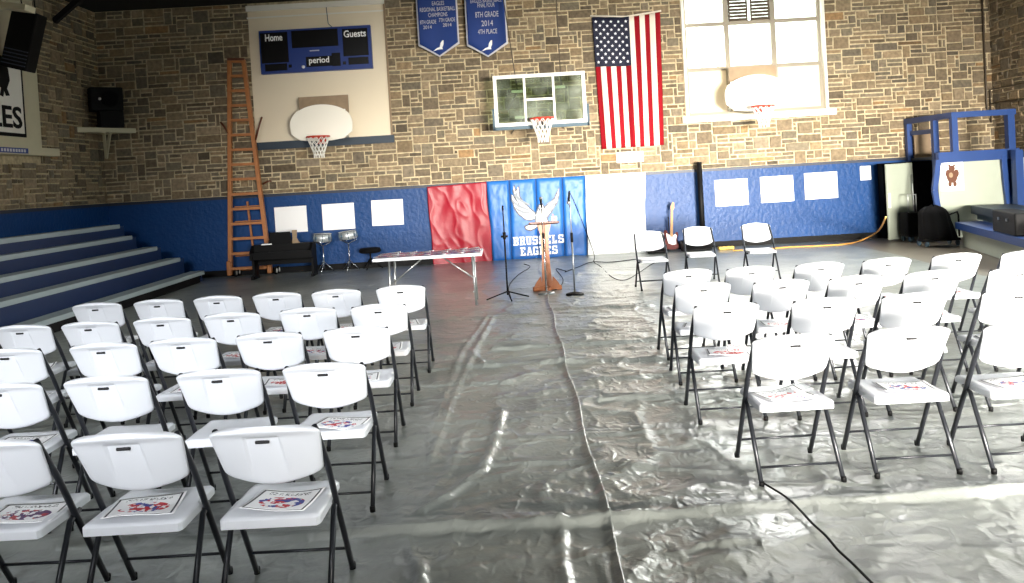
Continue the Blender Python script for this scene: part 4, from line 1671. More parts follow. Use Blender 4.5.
def amp(px0, px1, py0, py1, Y, label, kn=True):
    a, b_ = at(px0, py1, Y=Y), at(px1, py0, Y=Y)
    zt = at((px0 + px1) / 2, py0, Y=Y).z
    t = thing('amplifier', label, 'amplifier', ((a.x + b_.x) / 2, Y + 0.12, 0), group='small amplifiers by the wall')
    mb = MB()
    mb.obox(((a.x + b_.x) / 2, Y + 0.12, 0.01 + (zt) / 2), (b_.x - a.x, 0.24, zt - 0.01), bev=0.012)
    build(mb, 'cabinet', 'black', t)
    mb = MB()
    mb.box(a.x + 0.03, b_.x - 0.03, Y - 0.006, Y + 0.002, 0.05, zt * 0.72)
    build(mb, 'grille_cloth', 'black_cloth', t)
    mb = MB()
    mb.box(a.x + 0.03, b_.x - 0.03, Y - 0.008, Y + 0.002, zt * 0.76, zt * 0.93)
    pn = build(mb, 'control_panel', 'dark_ledge', t)
    for k in range(3):
        mb = MB()
        mb.lathe([(0.012, 0), (0.012, 0.02)], (a.x + 0.08 + k * 0.06, Y - 0.026, zt * 0.84), 10, axis='y')
        build(mb, 'knob', 'banner_edge', pn)
    return t


amp(648, 667, 245.5, 253, WY - 0.75, 'low black amplifier box beside the guitar, left of it')
amp(683, 712, 241, 251.5, WY - 0.75, 'black amplifier behind the middle facing chair, right of the guitar')

# ------------------------------------------------------------------ drums
def snare(px, ptop, pbot, Y, label, tilt):
    b_ = at(px, pbot, Y=Y)
    zt = at(px - 3, ptop, Y=Y).z
    X = b_.x
    t = thing('snare_drum', label, 'drum', (X, Y, 0), group='snare drums on stands')
    R = Matrix.Rotation(tilt, 3, 'Y')
    c = V3((X, Y, zt - 0.08))
    mb = MB()
    mb.lathe([(0.17, -0.075), (0.175, 0.0), (0.17, 0.075)], c, 28, R=R)
    build(mb, 'shell', 'drum_metal', t)
    for z, nm in ((0.082, 'drum_head'), (-0.082, 'drum_head')):
        mb = MB()
        mb.lathe([(0.172, -0.004), (0.172, 0.004)], c + R @ V3((0, 0, z)), 28, R=R)
        build(mb, nm, 'white_paint', t)
    for z in (0.08, -0.08):
        mb = MB()
        mb.tube([c + R @ V3((0.182 * math.cos(a), 0.182 * math.sin(a), z)) for a in [2 * PI * k / 28 for k in range(28)]], 0.008, 6, closed=True)
        build(mb, 'hoop', 'chrome', t)
    for k in range(8):
        a = 2 * PI * k / 8 + 0.2
        mb = MB()
        mb.tube([c + R @ V3((0.188 * math.cos(a), 0.188 * math.sin(a), -0.07)), c + R @ V3((0.188 * math.cos(a), 0.188 * math.sin(a), 0.07))], [0.007, 0.007], 6)
        mb.obox(c + R @ V3((0.184 * math.cos(a), 0.184 * math.sin(a), 0)), (0.02, 0.02, 0.06), R @ Matrix.Rotation(a, 3, 'Z'))
        build(mb, 'lug', 'pad_grey', t)
    mb = MB()
    mb.tube([(X, Y, 0.08), (X, Y, zt - 0.24)], 0.013, 8)
    build(mb, 'pole', 'chrome', t)
    mb = MB()
    for k in range(3):
        a = 2 * PI * k / 3 + 0.5
        mb.tube([(X, Y, zt - 0.25), c + V3((0.15 * math.cos(a), 0.15 * math.sin(a), -0.11)), c + R @ V3((0.19 * math.cos(a), 0.19 * math.sin(a), -0.06))], 0.008, 6)
    build(mb, 'cradle', 'chrome', t)
    for k in range(3):
        a = 2 * PI * k / 3 + 0.4
        mb = MB()
        mb.tube([(X, Y, 0.22), (X + 0.2 * math.cos(a), Y + 0.2 * math.sin(a), 0.014)], 0.009, 6)
        build(mb, 'leg', 'chrome', t)


snare(324.5, 234, 271, WY - 0.5, 'silver snare drum on a chrome stand, next to the black piano', 0.05)
snare(350, 231.5, 269, WY - 0.5, 'silver snare drum on a chrome stand, nearer the long table', -0.1)

# drum throne
p = at(371, 266, Z=0)
p.y = min(p.y, WY - 0.5)
p.x = at(370, 250, Y=p.y).x
th = thing('drum_stool', 'round black padded stool behind the left end of the table', 'stool', (p.x, p.y, 0))
zt = at(370, 248, Y=p.y).z
mb = MB()
mb.lathe([(0.19, zt - 0.1), (0.22, zt - 0.08), (0.225, zt - 0.03), (0.2, zt), (0.02, zt + 0.005)], (p.x, p.y, 0), 28)
build(mb, 'seat', 'black_cloth', th)
mb = MB()
mb.tube([(p.x, p.y, 0.1), (p.x, p.y, zt - 0.1)], 0.018, 10)
build(mb, 'post', 'black', th)
for k in range(3):
    a = 2 * PI * k / 3 + 0.3
    mb = MB()
    mb.tube([(p.x, p.y, 0.24), (p.x + 0.24 * math.cos(a), p.y + 0.24 * math.sin(a), 0.014)], 0.012, 8)
    build(mb, 'leg', 'black', th)

# ------------------------------------------------------------------ piano
yP = WY - 1.25
a, b_ = at(251, 274, Y=yP), at(313, 270, Y=yP)
x0, x1 = a.x, b_.x
pn = thing('piano', 'black digital piano standing against the blue wall beside the ladder', 'piano', ((x0 + x1) / 2, yP + 0.2, 0))
zk = at(280, 250, Y=yP).z
ztop = at(285, 245.5, Y=yP).z + 0.02
for x in (x0, x1 - 0.05):
    mb = MB()
    mb.prism([V3((x, yP - 0.02, 0.0)), V3((x, yP + 0.42, 0.0)), V3((x, yP + 0.42, ztop)), V3((x, yP + 0.12, ztop)), V3((x, yP - 0.04, ztop - 0.14)), V3((x, yP - 0.04, ztop - 0.28)), V3((x, yP + 0.1, ztop - 0.3)), V3((x, yP + 0.1, 0.06)), V3((x, yP - 0.02, 0.06))], (0.05, 0, 0))
    build(mb, 'side_panel', 'black', pn)
mb = MB()
mb.box(x0 + 0.05, x1 - 0.05, yP, yP + 0.4, ztop - 0.28, ztop - 0.14)
mb.box(x0 + 0.05, x1 - 0.05, yP + 0.14, yP + 0.4, ztop - 0.14, ztop)
build(mb, 'keyboard_case', 'black', pn)
mb = MB()
mb.box(x0 + 0.08, x1 - 0.08, yP + 0.01, yP + 0.13, ztop - 0.14, ztop - 0.128)
build(mb, 'key_cover', 'score_black', pn)
mb = MB()
mb.box(x0 + 0.05, x1 - 0.05, yP + 0.36, yP + 0.38, 0.25, ztop - 0.28)
build(mb, 'back_panel', 'black', pn)
mb = MB()
mr0, mr1 = at(268, 240, Y=yP + 0.2).x, at(292, 240, Y=yP + 0.2).x
mb.prism([V3((mr0, yP + 0.18, ztop)), V3((mr1, yP + 0.18, ztop)), V3((mr1 - 0.04, yP + 0.24, ztop + 0.24)), V3((mr0 + 0.04, yP + 0.24, ztop + 0.24))], (0, 0.02, 0))
build(mb, 'music_rest', 'black', pn)
mb = MB()
mb.obox((mr0 - 0.04, yP + 0.25, ztop + 0.012), (0.2, 0.2, 0.02), Matrix.Rotation(0.2, 3, 'Z'))
tag(build(mb, 'paper_stack', 'paper'), 'white papers lying on the left of the piano top', 'papers')
px_ = at(294.5, 242, Y=yP + 0.3)
mb = MB()
mb.prism([V3((px_.x - 0.06, yP + 0.3, ztop)), V3((px_.x + 0.1, yP + 0.3, ztop)), V3((px_.x + 0.04, yP + 0.32, ztop + 0.1)), V3((px_.x + 0.05, yP + 0.34, ztop + 0.26)), V3((px_.x - 0.05, yP + 0.34, ztop + 0.26)), V3((px_.x - 0.04, yP + 0.32, ztop + 0.1))], (0, 0.03, 0))
tag(build(mb, 'wooden_figure', 'wood_grey'), 'pale brown upright object standing on the piano top', 'ornament')

# ------------------------------------------------------------------ ladder
yL = WY - 0.42
A = at(230.5, 274, Y=yL); A.z = 0.05
B = at(229.5, 60, Y=yL + 0.2)
Cc = at(270.5, 270, Y=yL); Cc.z = 0.05
D = at(243.5, 60, Y=yL + 0.2)
lad = thing('step_ladder', 'tall wooden A-frame ladder on casters against the stone wall', 'ladder', ((A.x + Cc.x) / 2, yL, 0))
for p, q in ((A, B), (Cc, D)):
    mb = MB()
    mb.beam(p, q, 0.075, 0.1)
    build(mb, 'rail', 'wood_ladder', lad)
nr = 15
for k in range(nr):
    t = 0.028 + k * (0.965 / (nr - 1))
    p, q = A.lerp(B, t), Cc.lerp(D, t)
    mb = MB()
    mb.beam(p, q, 0.055, 0.09, EY)
    build(mb, 'rung', 'wood_ladder', lad)
mb = MB()
mb.beam(B + V3((-0.03, 0.02, 0.01)), D + V3((0.03, 0.02, 0.01)), 0.05, 0.16, EY)
build(mb, 'top_cap', 'wood_dark', lad)
# rear frame
A2, C2 = V3((A.x + 0.12, WY - 0.2, 0.05)), V3((Cc.x - 0.02, WY - 0.2, 0.05))
hz = 2.05
mb = MB()
mid0, mid1 = V3(((A.x + Cc.x) / 2 + 0.02, WY - 0.17, 0.45)), V3(((A.x + Cc.x) / 2 - 0.04, WY - 0.19, hz - 0.5))
mb.beam(mid0, mid1, 0.035, 0.05)
build(mb, 'rear_pole', 'wood_ladder', lad)
for z in (0.12, 0.42, 0.78, 1.14, 1.45):
    mb = MB()
    tt = z / 4.4
    xa, xb = A.x + 0.04 + tt * (B.x - A.x), Cc.x + (D.x - Cc.x) * tt - 0.04
    mb.beam((xa, WY - 0.2, z), (xb, WY - 0.2, z), 0.022, 0.03)
    build(mb, 'rear_bar', 'wood_ladder', lad)
for (p, d) in ((A, 1), (Cc, 1)):
    mb = MB()
    mb.obox(p + V3((-0.01, -0.01, 0.14)), (0.09, 0.12, 0.3), bev=0.02)
    build(mb, 'shoe', 'wood_ladder', lad)
    for dy, zz in ((0.0, 0.085), (0.2, 0.085)):
        mb = MB()
        mb.lathe([(0.03, -0.02), (0.078, -0.018), (0.08, 0.018), (0.03, 0.022)], p + V3((0.11, dy, zz - 0.05)), 20, axis='x')
        w = build(mb, 'caster_wheel', 'black', lad)
        mb = MB()
        mb.lathe([(0.045, -0.024), (0.045, 0.026)], p + V3((0.11, dy - 0.0, zz - 0.05)), 16, axis='x')
        build(mb, 'hub', 'white_paint', w)
for (pa, pb) in (((220.5, 122), (230, 136)), ((262, 117), (255.5, 140)), ((271.5, 181), (263, 184))):
    mb = MB()
    q0, q1 = at(*pa, Y=yL + 0.1), at(*pb, Y=yL + 0.1)
    mb.tube([q0, q0.lerp(q1, 0.4) + V3((0, 0, 0.02)), q1], 0.02, 8)
    build(mb, 'hook_arm', 'wood_dark', lad)

# ------------------------------------------------------------------ left bleachers
bl_ = thing('bleacher_stand', 'blue and grey five-tier bleachers along the left wall', 'bleachers', (XL + 1.2, 11, 0))
ends = [(204, 270.5), (180, 257.5), (157, 246.5), (132, 235.5), (119.5, 224.5)]
yE = WY - 1.0
xs = []
for k, (px, py) in enumerate(ends):
    p = at(px, py, Y=yE - 0.12 * k)
    xs.append((p.x, max(0.12, p.z), yE - 0.12 * k))
y0 = 3.2
for k, (x, z, ye) in enumerate(xs):
    xb = xs[k + 1][0] if k < 4 else XL + 0.06
    mb = MB()      # seat board
    mb.box(x - 0.27, x, y0, ye, z - 0.035, z)
    mb.box(x - 0.02, x + 0.004, y0, ye, z - 0.075, z)
    build(mb, 'seat_board', 'bleach_grey', bl_)
    mb = MB()      # foot board behind the seat, set lower
    if k < 4:
        mb.box(xb - 0.02, x - 0.27, y0, ye + 0.35, z - 0.075, z - 0.045)
        build(mb, 'foot_board', 'bleach_blue', bl_)
        mb = MB()
        mb.box(xb - 0.04, xb - 0.015, y0, ye + 0.1, z - 0.05, xs[k + 1][1] - 0.036)
        build(mb, 'riser', 'bleach_blue', bl_)
    mb = MB()
    mb.box(xb + 0.0 if k < 4 else XL + 0.08, x - 0.03, ye - 0.09, ye - 0.05, 0.02, z - 0.08)
    build(mb, 'end_panel', 'bleach_blue', bl_)
mb = MB()
mb.box(xs[0][0] - 0.08, xs[0][0] - 0.05, y0, yE - 0.1, 0.0, xs[0][1] - 0.08)  # black strip as the shadow under the lowest seat
build(mb, 'toe_shade', 'black', bl_)

# ------------------------------------------------------------------ left wall: sign panel, heater, shelf, speaker
ya, yb = at(0, 100, X=XL).y - 2.6, at(36, 100, X=XL).y
zt, zb = 5.45, at(30, 148, X=XL).z
sg = thing('sign_panel', 'cream boarded window panel on the dark left wall with framed sign', 'sign', (XL, (ya + yb) / 2, zb))
mb = MB()
mb.box(XL, XL + 0.05, ya, yb, zb, zt)
build(mb, 'panel', 'cream', sg)
mb = MB()
mb.box(XL, XL + 0.16, ya, yb + 0.4, zb - 0.14, zb)
build(mb, 'ledge', 'cream', sg)
mb = MB()
mb.box(XL + 0.16, XL + 0.165, ya, at(28, 150, X=XL + 0.16).y, zb - 0.12, zb - 0.03)
lb = build(mb, 'ledge_strip', 'score_blue', sg)
yy = at(0, 150, X=XL + 0.16).y
mb = MB()
for k in range(9):
    mb.box(XL + 0.165, XL + 0.168, yy + 0.02 + k * 0.085, yy + 0.075 + k * 0.085, zb - 0.1, zb - 0.05)
build(mb, 'small_lettering', 'banner_edge', lb)
fy1 = at(24, 110, X=XL + 0.06).y
fy0 = fy1 - 2.4
fz0, fz1 = at(20, 137, X=XL + 0.06).z, at(20, 68, X=XL + 0.06).z + 0.05
mb = MB()
mb.box(XL + 0.05, XL + 0.075, fy0, fy1, fz0, fz1)
bdg = build(mb, 'sign_frame', 'black', sg)
mb = MB()
mb.box(XL + 0.07, XL + 0.08, fy0 + 0.06, fy1 - 0.06, fz0 + 0.06, fz1 - 0.06)
build(mb, 'sign_face', 'white_paint', bdg)
NY = V3((0, 1, 0))
text('EAGLES', 'lettering', V3((XL + 0.086, (fy0 + fy1) / 2, fz0 + 0.33)), NY, EZ, fy1 - fy0 - 0.26, 0.38, 'black', bdg, bold=0.02)
# eagle silhouette
ym = (fy0 + fy1) / 2 + 0.55
zz = fz0 + 0.62
mb = MB()
sil = [(-0.5, 0.9), (-0.2, 1.05), (0.1, 0.95), (0.22, 0.7), (0.25, 0.45), (0.14, 0.25), (0.22, 0.1), (0.1, 0.08), (0.05, 0.2), (0.0, 0.05), (-0.1, 0.08), (-0.04, 0.25), (-0.3, 0.3), (-0.55, 0.5)]
mb.prism([V3((XL + 0.08, ym + y * 0.9, zz + z * 0.75)) for y, z in sil], (0.008, 0, 0))
build(mb, 'bird_emblem', 'black', bdg)

Yh = 14.6
c = at(24, 41, Y=Yh)
ht = thing('hanging_heater', 'dark boxy unit heater hanging tilted at the top left', 'heater', c)
R = Matrix.Rotation(0.28, 3, 'Y') @ Matrix.Rotation(0.15, 3, 'Z')
s = F / Yh
mb = MB()
mb.obox(c, (24 / s, 0.45, 58 / s), R, bev=0.02)
build(mb, 'case', 'black', ht)
for k in range(5):
    mb = MB()
    mb.obox(c + R @ V3((0, -0.235, -0.42 + k * 0.06)), (22 / s, 0.02, 0.02), R)
    build(mb, 'louvre', 'dark_ledge', ht)
mb = MB()
mb.tube([c + R @ V3((0.1, 0, 0.45)), (c.x + 0.2, c.y, ZC)], 0.012, 6)
mb.tube([c + R @ V3((-0.1, 0, 0.45)), (c.x - 0.05, c.y, ZC)], 0.012, 6)
build(mb, 'hanger_rod', 'black', ht)
c2 = at(6, 6, Y=13.4)
mb = MB()
mb.obox(c2, (0.75, 0.3, 0.09), Matrix.Rotation(0.18, 3, 'Y'))
mb.tube([c2, (c2.x, c2.y, ZC)], 0.01, 6)
tag(build(mb, 'light_fixture', 'cream'), 'unlit pale fluorescent fixture at the top left corner', 'lamp')

ys_ = 17.55
pA = at(82, 131, Y=17.15)
pB = at(136, 128.5, Y=WY - 0.04)
zz = at(110, 130, Y=17.7).z
sh = thing('corner_shelf', 'white triangular bracket shelf high up across the dark left corner', 'shelf', (XL + 0.3, WY - 0.3, zz))
mb = MB()
mb.prism([V3((XL + 0.05, pA.y, zz - 0.05)), V3((XL + 0.05, WY - 0.05, zz - 0.05)), V3((pB.x, WY - 0.05, zz - 0.05))], (0, 0, 0.1))
build(mb, 'board', 'cream', sh)
for px in (103, 109):
    mb = MB()
    q = at(px, 134, Y=17.62)
    mb.beam((q.x, q.y + 0.05, zz - 0.05), (XL + 0.12, WY - 0.14, zz - 0.55), 0.05, 0.04, EY)
    build(mb, 'bracket', 'cream', sh)
c = at(102, 107, Y=ys_)
cx = c.x
sp = thing('speaker', 'black loudspeaker cabinets stacked on the white shelf in the left corner', 'speaker', (cx, ys_ + 0.2, zz + 0.052))
mb = MB()
RS = Matrix.Rotation(math.radians(35), 3, 'Z')
mb.obox((cx + 0.02, ys_ + 0.3, zz + 0.052 + 0.17), (0.46, 0.34, 0.34), RS, bev=0.02)
build(mb, 'lower_cabinet', 'black', sp)
mb = MB()
cu_ = V3((cx - 0.05, ys_ + 0.28, zz + 0.052 + 0.345 + 0.24))
mb.obox(cu_, (0.62, 0.36, 0.48), RS, bev=0.02)
build(mb, 'upper_cabinet', 'black', sp)
mb = MB()
mb.lathe([(0.17, 0), (0.16, -0.01), (0.05, 0.03)], cu_ + RS @ V3((0.05, -0.19, 0)), 24, R=RS, axis='y')
build(mb, 'driver', 'black_cloth', sp)
mb = MB()
mb.sphere(cu_ + RS @ V3((-0.14, -0.19, 0)), 0.03, 12)
build(mb, 'indicator_lamp', 'paper', sp)

# ------------------------------------------------------------------ right corner: raised booth with blue railing
bo = thing('raised_booth', 'raised platform with blue timber railing in the right corner', 'platform', (9.3, 17, 0))
yF = WY - 1.95
q = at(953, 117, Y=yF)
xF = q.x
zTop = q.z
xR_ = at(1009, 112, Y=yF).x
zPl = at(970, 155, Y=yF).z
pw = 0.11


def post(x, y, z0_, z1_, w=pw):
    m = MB()
    m.box(x - w / 2, x + w / 2, y - w / 2, y + w / 2, z0_, z1_)
    return build(m, 'post', 'frame_blue', bo)


post(xF, yF, zPl - 0.1, zTop)
post(xR_, yF, zPl - 0.1, zTop, 0.13)
pm = at(934, 117, X=xF)
post(xF, pm.y, 0.02, zTop)
post(xF, WY - 0.12, 1.0, zTop)
mb = MB()
mb.box(xF - 0.06, xR_ + 0.1, yF - 0.06, yF + 0.06, zTop - 0.02, zTop + 0.09)
mb.box(xF - 0.06, xF + 0.06, yF, WY - 0.05, zTop - 0.02, zTop + 0.09)
build(mb, 'top_rail', 'frame_blue', bo)
mb = MB()
mb.box(xF - 0.0, xF + 0.05, pm.y, WY - 0.05, zTop - 0.27, zTop - 0.18)
build(mb, 'mid_rail', 'frame_blue', bo)
mb = MB()
mb.box(xF - 0.35, xR_ + 0.12, yF - 0.08, yF + 0.04, zPl - 0.12, zPl + 0.08)
build(mb, 'fascia', 'frame_blue', bo)
mb = MB()
mb.box(xF, XR - 0.09, yF, WY - 0.06, zPl - 0.06, zPl)
build(mb, 'deck', 'teal_dark', bo)
gx0 = at(939, 190, Y=yF).x
mb = MB()
mb.box(gx0, at(1003, 180, Y=yF).x, yF + 0.0, yF + 0.03, 0.1, zPl - 0.1)
build(mb, 'front_panel', 'grey_green', bo)
for (pa, pb, pc) in (((938, 160), (934.5, 190), (938.5, 212)), ((1003, 155), (1006, 185), (1009, 210))):
    mb = MB()
    a, b_, c_ = at(*pa, Y=yF - 0.06), at(*pb, Y=yF - 0.06), at(*pc, Y=yF - 0.06)
    mb.beam(a, b_, 0.1, 0.06)
    mb.beam(b_, c_, 0.1, 0.06)
    build(mb, 'knee_brace', 'frame_blue', bo)
a = at(1016, 150, Y=yF - 0.3)
mb = MB()
mb.box(a.x - 0.07, a.x + 0.07, yF - 0.4, yF - 0.25, 0.5, zPl + 0.05)
build(mb, 'post', 'frame_blue', bo)
mb = MB()
mb.box(a.x + 0.1, XR - 0.09, yF - 0.3, yF - 0.26, 0.75, zPl - 0.1)
build(mb, 'side_panel', 'grey_green', bo)
mb = MB()
mb.box(at(914, 140, Y=WY - 0.3).x, at(930, 140, Y=WY - 0.3).x, WY - 0.32, WY - 0.28, at(920, 158, Y=WY - 0.3).z, at(920, 134, Y=WY - 0.3).z)
build(mb, 'board_screen', 'wood_grey', bo)

# storage opening: solid black block as its inner shade, and its open door
x_d0, x_d1 = at(914, 200, Y=WY - 0.9).x, gx0
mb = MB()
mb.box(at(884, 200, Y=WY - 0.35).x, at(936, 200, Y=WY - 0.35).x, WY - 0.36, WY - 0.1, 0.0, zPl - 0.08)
tag(build(mb, 'recess_shade', 'black_cloth'), 'black block for the shade in the storage recess behind the open grey door', 'recess')
a = at(889, 240, Z=0.0); b_ = at(914, 238.5, Z=0.0)
a.y, b_.y = WY - 0.95, WY - 0.62
a.x, b_.x = at(889, 240, Y=a.y).x, at(915, 238, Y=b_.y).x
zD = at(902, 163.5, Y=WY - 0.8).z
dr = thing('storage_door', 'pale grey-green open storage door standing beside the dark recess', 'door', (a.x, a.y, 0))
mb = MB()
mid = (a + b_) / 2
ang = math.atan2(b_.y - a.y, b_.x - a.x)
RD = Matrix.Rotation(ang, 3, 'Z')
L_ = math.hypot(b_.x - a.x, b_.y - a.y)
mb.obox((mid.x, mid.y, zD / 2 + 0.015), (L_, 0.05, zD - 0.02), RD, bev=0.012)
build(mb, 'door_leaf', 'grey_green', dr)
mb = MB()
mb.obox(V3((a.x, a.y, zD * 0.53)) + RD @ V3((0.02, -0.04, 0)), (0.05, 0.03, 0.3), RD)
build(mb, 'latch_plate', 'white_paint', dr)
mb = MB()
q = V3((b_.x, b_.y, 0)) + RD @ V3((-0.07, -0.04, 0))
mb.tube([q + V3((0, 0, zD * 0.85)), q + V3((0.0, -0.03, zD * 0.7)), q + V3((0, -0.03, zD * 0.3)), q + V3((0, 0, zD * 0.2))], 0.015, 8)
build(mb, 'edge_rail', 'grey_metal', dr)

# poster with brown figure
c = at(952, 175.5, Y=yF - 0.02)
s = F / yF
ps_ = thing('bear_poster', 'white poster with a small brown animal figure on the grey booth panel', 'poster', c)
mb = MB()
w, h = 23 / s, 31 / s
mb.prism([c + V3((x * w, 0, z * h)) for x, z in ((-.5, -.5), (.5, -.5), (.5, .5), (-.3, .5), (-.5, .3))], (0, 0.012, 0))
build(mb, 'sheet', 'paper', ps_)
mb = MB()
def blob(x, z, rx, rz):
    mb.prism([c + V3(((x + rx * math.cos(2 * PI * k / 16)) / s, -0.004 - 0.0005 * blob.i, (z + rz * math.sin(2 * PI * k / 16)) / s)) for k in range(16)], (0, 0.004, 0))
    blob.i += 1
blob.i = 0
for b in ((0, -1, 5.5, 6.5), (0, 7, 3.2, 3.2), (-4, 2, 2.5, 4), (4.5, 2, 2.5, 4), (-2.5, -8.5, 1.8, 2.6), (2.5, -8.5, 1.8, 2.6), (-2.5, 10, 1.1, 1.1), (2.5, 10, 1.1, 1.1)):
    blob(*b)
build(mb, 'printed_animal', 'brown_fur', ps_)
mb = MB()
blob(-1.2, 0.5, 2.0, 2.6)
build(mb, 'printed_belly', 'wood_grey', ps_)

# right bleachers
rb = thing('bleacher_bench', 'low blue bleacher tiers with grey risers at the right edge', 'bleachers', (8.6, 14, 0))
A1 = at(955, 222, Z=0.45); A2 = at(1026, 240, Z=0.45)
d = (A2 - A1).normalized()
A2 = A1 + d * 6.0
nrm = V3((-d.y, d.x, 0))
if nrm.x < 0:
    nrm = -nrm


def quadbox(p, q, w, z0_, z1_, name, mt):
    m = MB()
    m.prism([V3((p.x, p.y, z0_)), V3((q.x, q.y, z0_)), V3((q.x, q.y, z0_)) + nrm * w, V3((p.x, p.y, z0_)) + nrm * w], (0, 0, z1_ - z0_))
    return build(m, name, mt, rb)


quadbox(A1, A2, 0.75, 0.33, 0.45, 'seat_board', 'frame_blue')
quadbox(A1 + nrm * 0.12, A2 + nrm * 0.12, 0.05, 0.0, 0.33, 'riser', 'grey_green')
E1 = A1 + nrm * 0.55 + d * -0.2
E1 = at(971, 212, Y=A1.y + 0.3)
E1.z = 0
E2 = E1 + d * 6
zE = at(980, 205, Y=E1.y).z
quadbox(E1, E2, 0.7, zE - 0.15, zE, 'seat_board', 'teal_dark')
quadbox(E1 + nrm * 0.1, E2 + nrm * 0.1, 0.05, 0.45, zE - 0.15, 'riser', 'pad_grey')
c = A1 + d * 2.75 + nrm * 0.19
c.z = 0.452
bx = thing('equipment_case', 'black equipment case lying on the right bleacher bench', 'case', c)
RC = Matrix.Rotation(math.atan2(d.y, d.x), 3, 'Z')
mb = MB()
mb.obox(c + V3((0, 0, 0.17)), (1.1, 0.32, 0.34), RC, bev=0.02)
build(mb, 'body', 'black', bx)
for dx in (-0.2, 0.2):
    mb = MB()
    mb.obox(c + RC @ V3((dx, -0.165 if (RC @ V3((0, -1, 0))).x < 0 else 0.165, 0.22)), (0.06, 0.02, 0.04), RC)
    build(mb, 'latch', 'grey_metal', bx)

# black carts by the door
def cart(px0, px1, pyt, pyb, Y, label, draped):
    a, b_ = at(px0, pyb, Y=Y), at(px1, pyb, Y=Y)
    xm = (a.x + b_.x) / 2
    W = b_.x - a.x
    zt = at((px0 + px1) / 2, pyt, Y=Y).z
    t = thing('equipment_cart', label, 'cart', (xm, Y, 0), group='black carts by the storage door')
    mb = MB()
    if draped:
        def f(u, v):
            a_ = 2 * PI * u
            r = W / 2 * (0.78 + 0.2 * (1 - v)) * (1 + 0.06 * math.sin(a_ * 9))
            zz_ = 0.14 + (zt - 0.14) * v
            if v > 0.75:
                r *= math.sqrt(max(0.02, 1 - ((v - 0.75) / 0.25) ** 2))
            sk = 1 - 0.3 * max(0, math.cos(a_)) * v
            return V3((xm + r * math.cos(a_) * sk - 0.08 * v * W, Y + r * 0.7 * math.sin(a_), zz_ + 0.03 * noise.noise(V3((u * 8, v * 5, 1)))))
        mb.sheet(f, 48, 16)
        build(mb, 'cloth_cover', 'black_cloth', t)
    else:
        mb.obox((xm, Y, 0.12 + (zt - 0.12) / 2), (W, 0.4, zt - 0.12), bev=0.03)
        build(mb, 'body', 'black_cloth', t)
        mb = MB()
        mb.tube([(xm - 0.08, Y - 0.1, zt), (xm - 0.08, Y - 0.1, zt + 0.35), (xm + 0.08, Y - 0.1, zt + 0.35), (xm + 0.08, Y - 0.1, zt)], 0.012, 8)
        build(mb, 'handle', 'grey_metal', t)
    for dx in (-1, 1):
        for dy in (-1, 1):
            mb = MB()
            mb.lathe([(0.055, -0.018), (0.055, 0.018)], (xm + dx * (W / 2 - 0.06), Y + dy * 0.15, 0.057), 18, axis='x')
            build(mb, 'wheel', 'pad_grey', t)
    mb = MB()
    mb.box(xm - W / 2 + 0.02, xm + W / 2 - 0.02, Y - 0.19, Y + 0.19, 0.1, 0.14)
    build(mb, 'chassis', 'black', t)
    if draped:
        mb = MB()
        xr = b_.x
        mb.tube([(xr - 0.25, Y - 0.1, 0.55), (xr - 0.02, Y - 0.1, 0.62), (xr, Y - 0.1, 0.56), (xr, Y - 0.1, 0.16)], 0.018, 8)
        build(mb, 'handle', 'black', t)


cart(904, 919, 212, 241, WY - 1.2, 'small black wheeled case in front of the open grey door', False)
cart(920, 957, 205, 246, WY - 2.3, 'larger black cloth-covered cart right of the open door', True)


# ------------------------------------------------------------------ floor tarps
def vnoise(x, y, seed):
    r = np.random.RandomState(seed)
    tab = r.rand(64, 64)
    xi, yi = np.floor(x).astype(int), np.floor(y).astype(int)
    fx, fy = x - xi, y - yi
    fx, fy = fx * fx * (3 - 2 * fx), fy * fy * (3 - 2 * fy)
    g = lambda i, j: tab[i % 64, j % 64]
    return (g(xi, yi) * (1 - fx) + g(xi + 1, yi) * fx) * (1 - fy) + (g(xi, yi + 1) * (1 - fx) + g(xi + 1, yi + 1) * fx) * fy


RIDGES = []     # (polyline in floor coords, width, height)


def ridge(pts, w, h):
    q = [at(px, py, Z=0) for px, py in pts]
    RIDGES.append(([(p.x, p.y) for p in q], w, h))


ridge([(-20, 548), (350, 533), (430, 530), (600, 521), (730, 509), (1040, 490)], 0.035, 0.022)
ridge([(350, 473), (460, 467), (560, 462), (590, 461)], 0.02, 0.008)
ridge([(600, 463), (700, 470), (760, 472)], 0.02, 0.008)
ridge([(400, 388), (460, 384), (510, 382)], 0.03, 0.014)
ridge([(418, 371), (480, 366), (560, 361)], 0.03, 0.012)
ridge([(494, 349), (600, 343), (670, 339), (700, 338)], 0.03, 0.02)
ridge([(560, 362), (670, 359), (700, 358)], 0.03, 0.018)
ridge([(588, 381), (670, 376), (720, 374)], 0.025, 0.014)
ridge([(600, 400), (680, 398), (740, 396)], 0.025, 0.014)
ridge([(430, 424), (520, 420)], 0.02, 0.006)
ridge([(520, 438), (640, 433), (720, 428)], 0.02, 0.008)
ridge([(556, 310), (650, 306)], 0.04, 0.016)
ridge([(560, 331), (600, 331), (660, 328)], 0.035, 0.012)
ridge([(400, 322), (460, 320), (540, 314)], 0.03, 0.010)
ridge([(420, 345), (470, 344), (530, 340)], 0.03, 0.008)
ridge([(503, 412), (496, 440), (484, 470), (450, 495), (420, 512)], 0.022, 0.016)
ridge([(494, 316), (478, 345), (452, 400), (438, 440), (430, 462)], 0.02, 0.010)
ridge([(488, 316), (462, 352), (444, 400), (430, 440)], 0.02, 0.008)
ridge([(466, 430), (450, 470), (425, 500)], 0.02, 0.008)
ridge([(560, 520), (563, 560), (570, 600)], 0.02, 0.010)
ridge([(411, 550), (420, 583)], 0.02, 0.012)
ridge([(424, 560), (420, 590)], 0.02, 0.010)
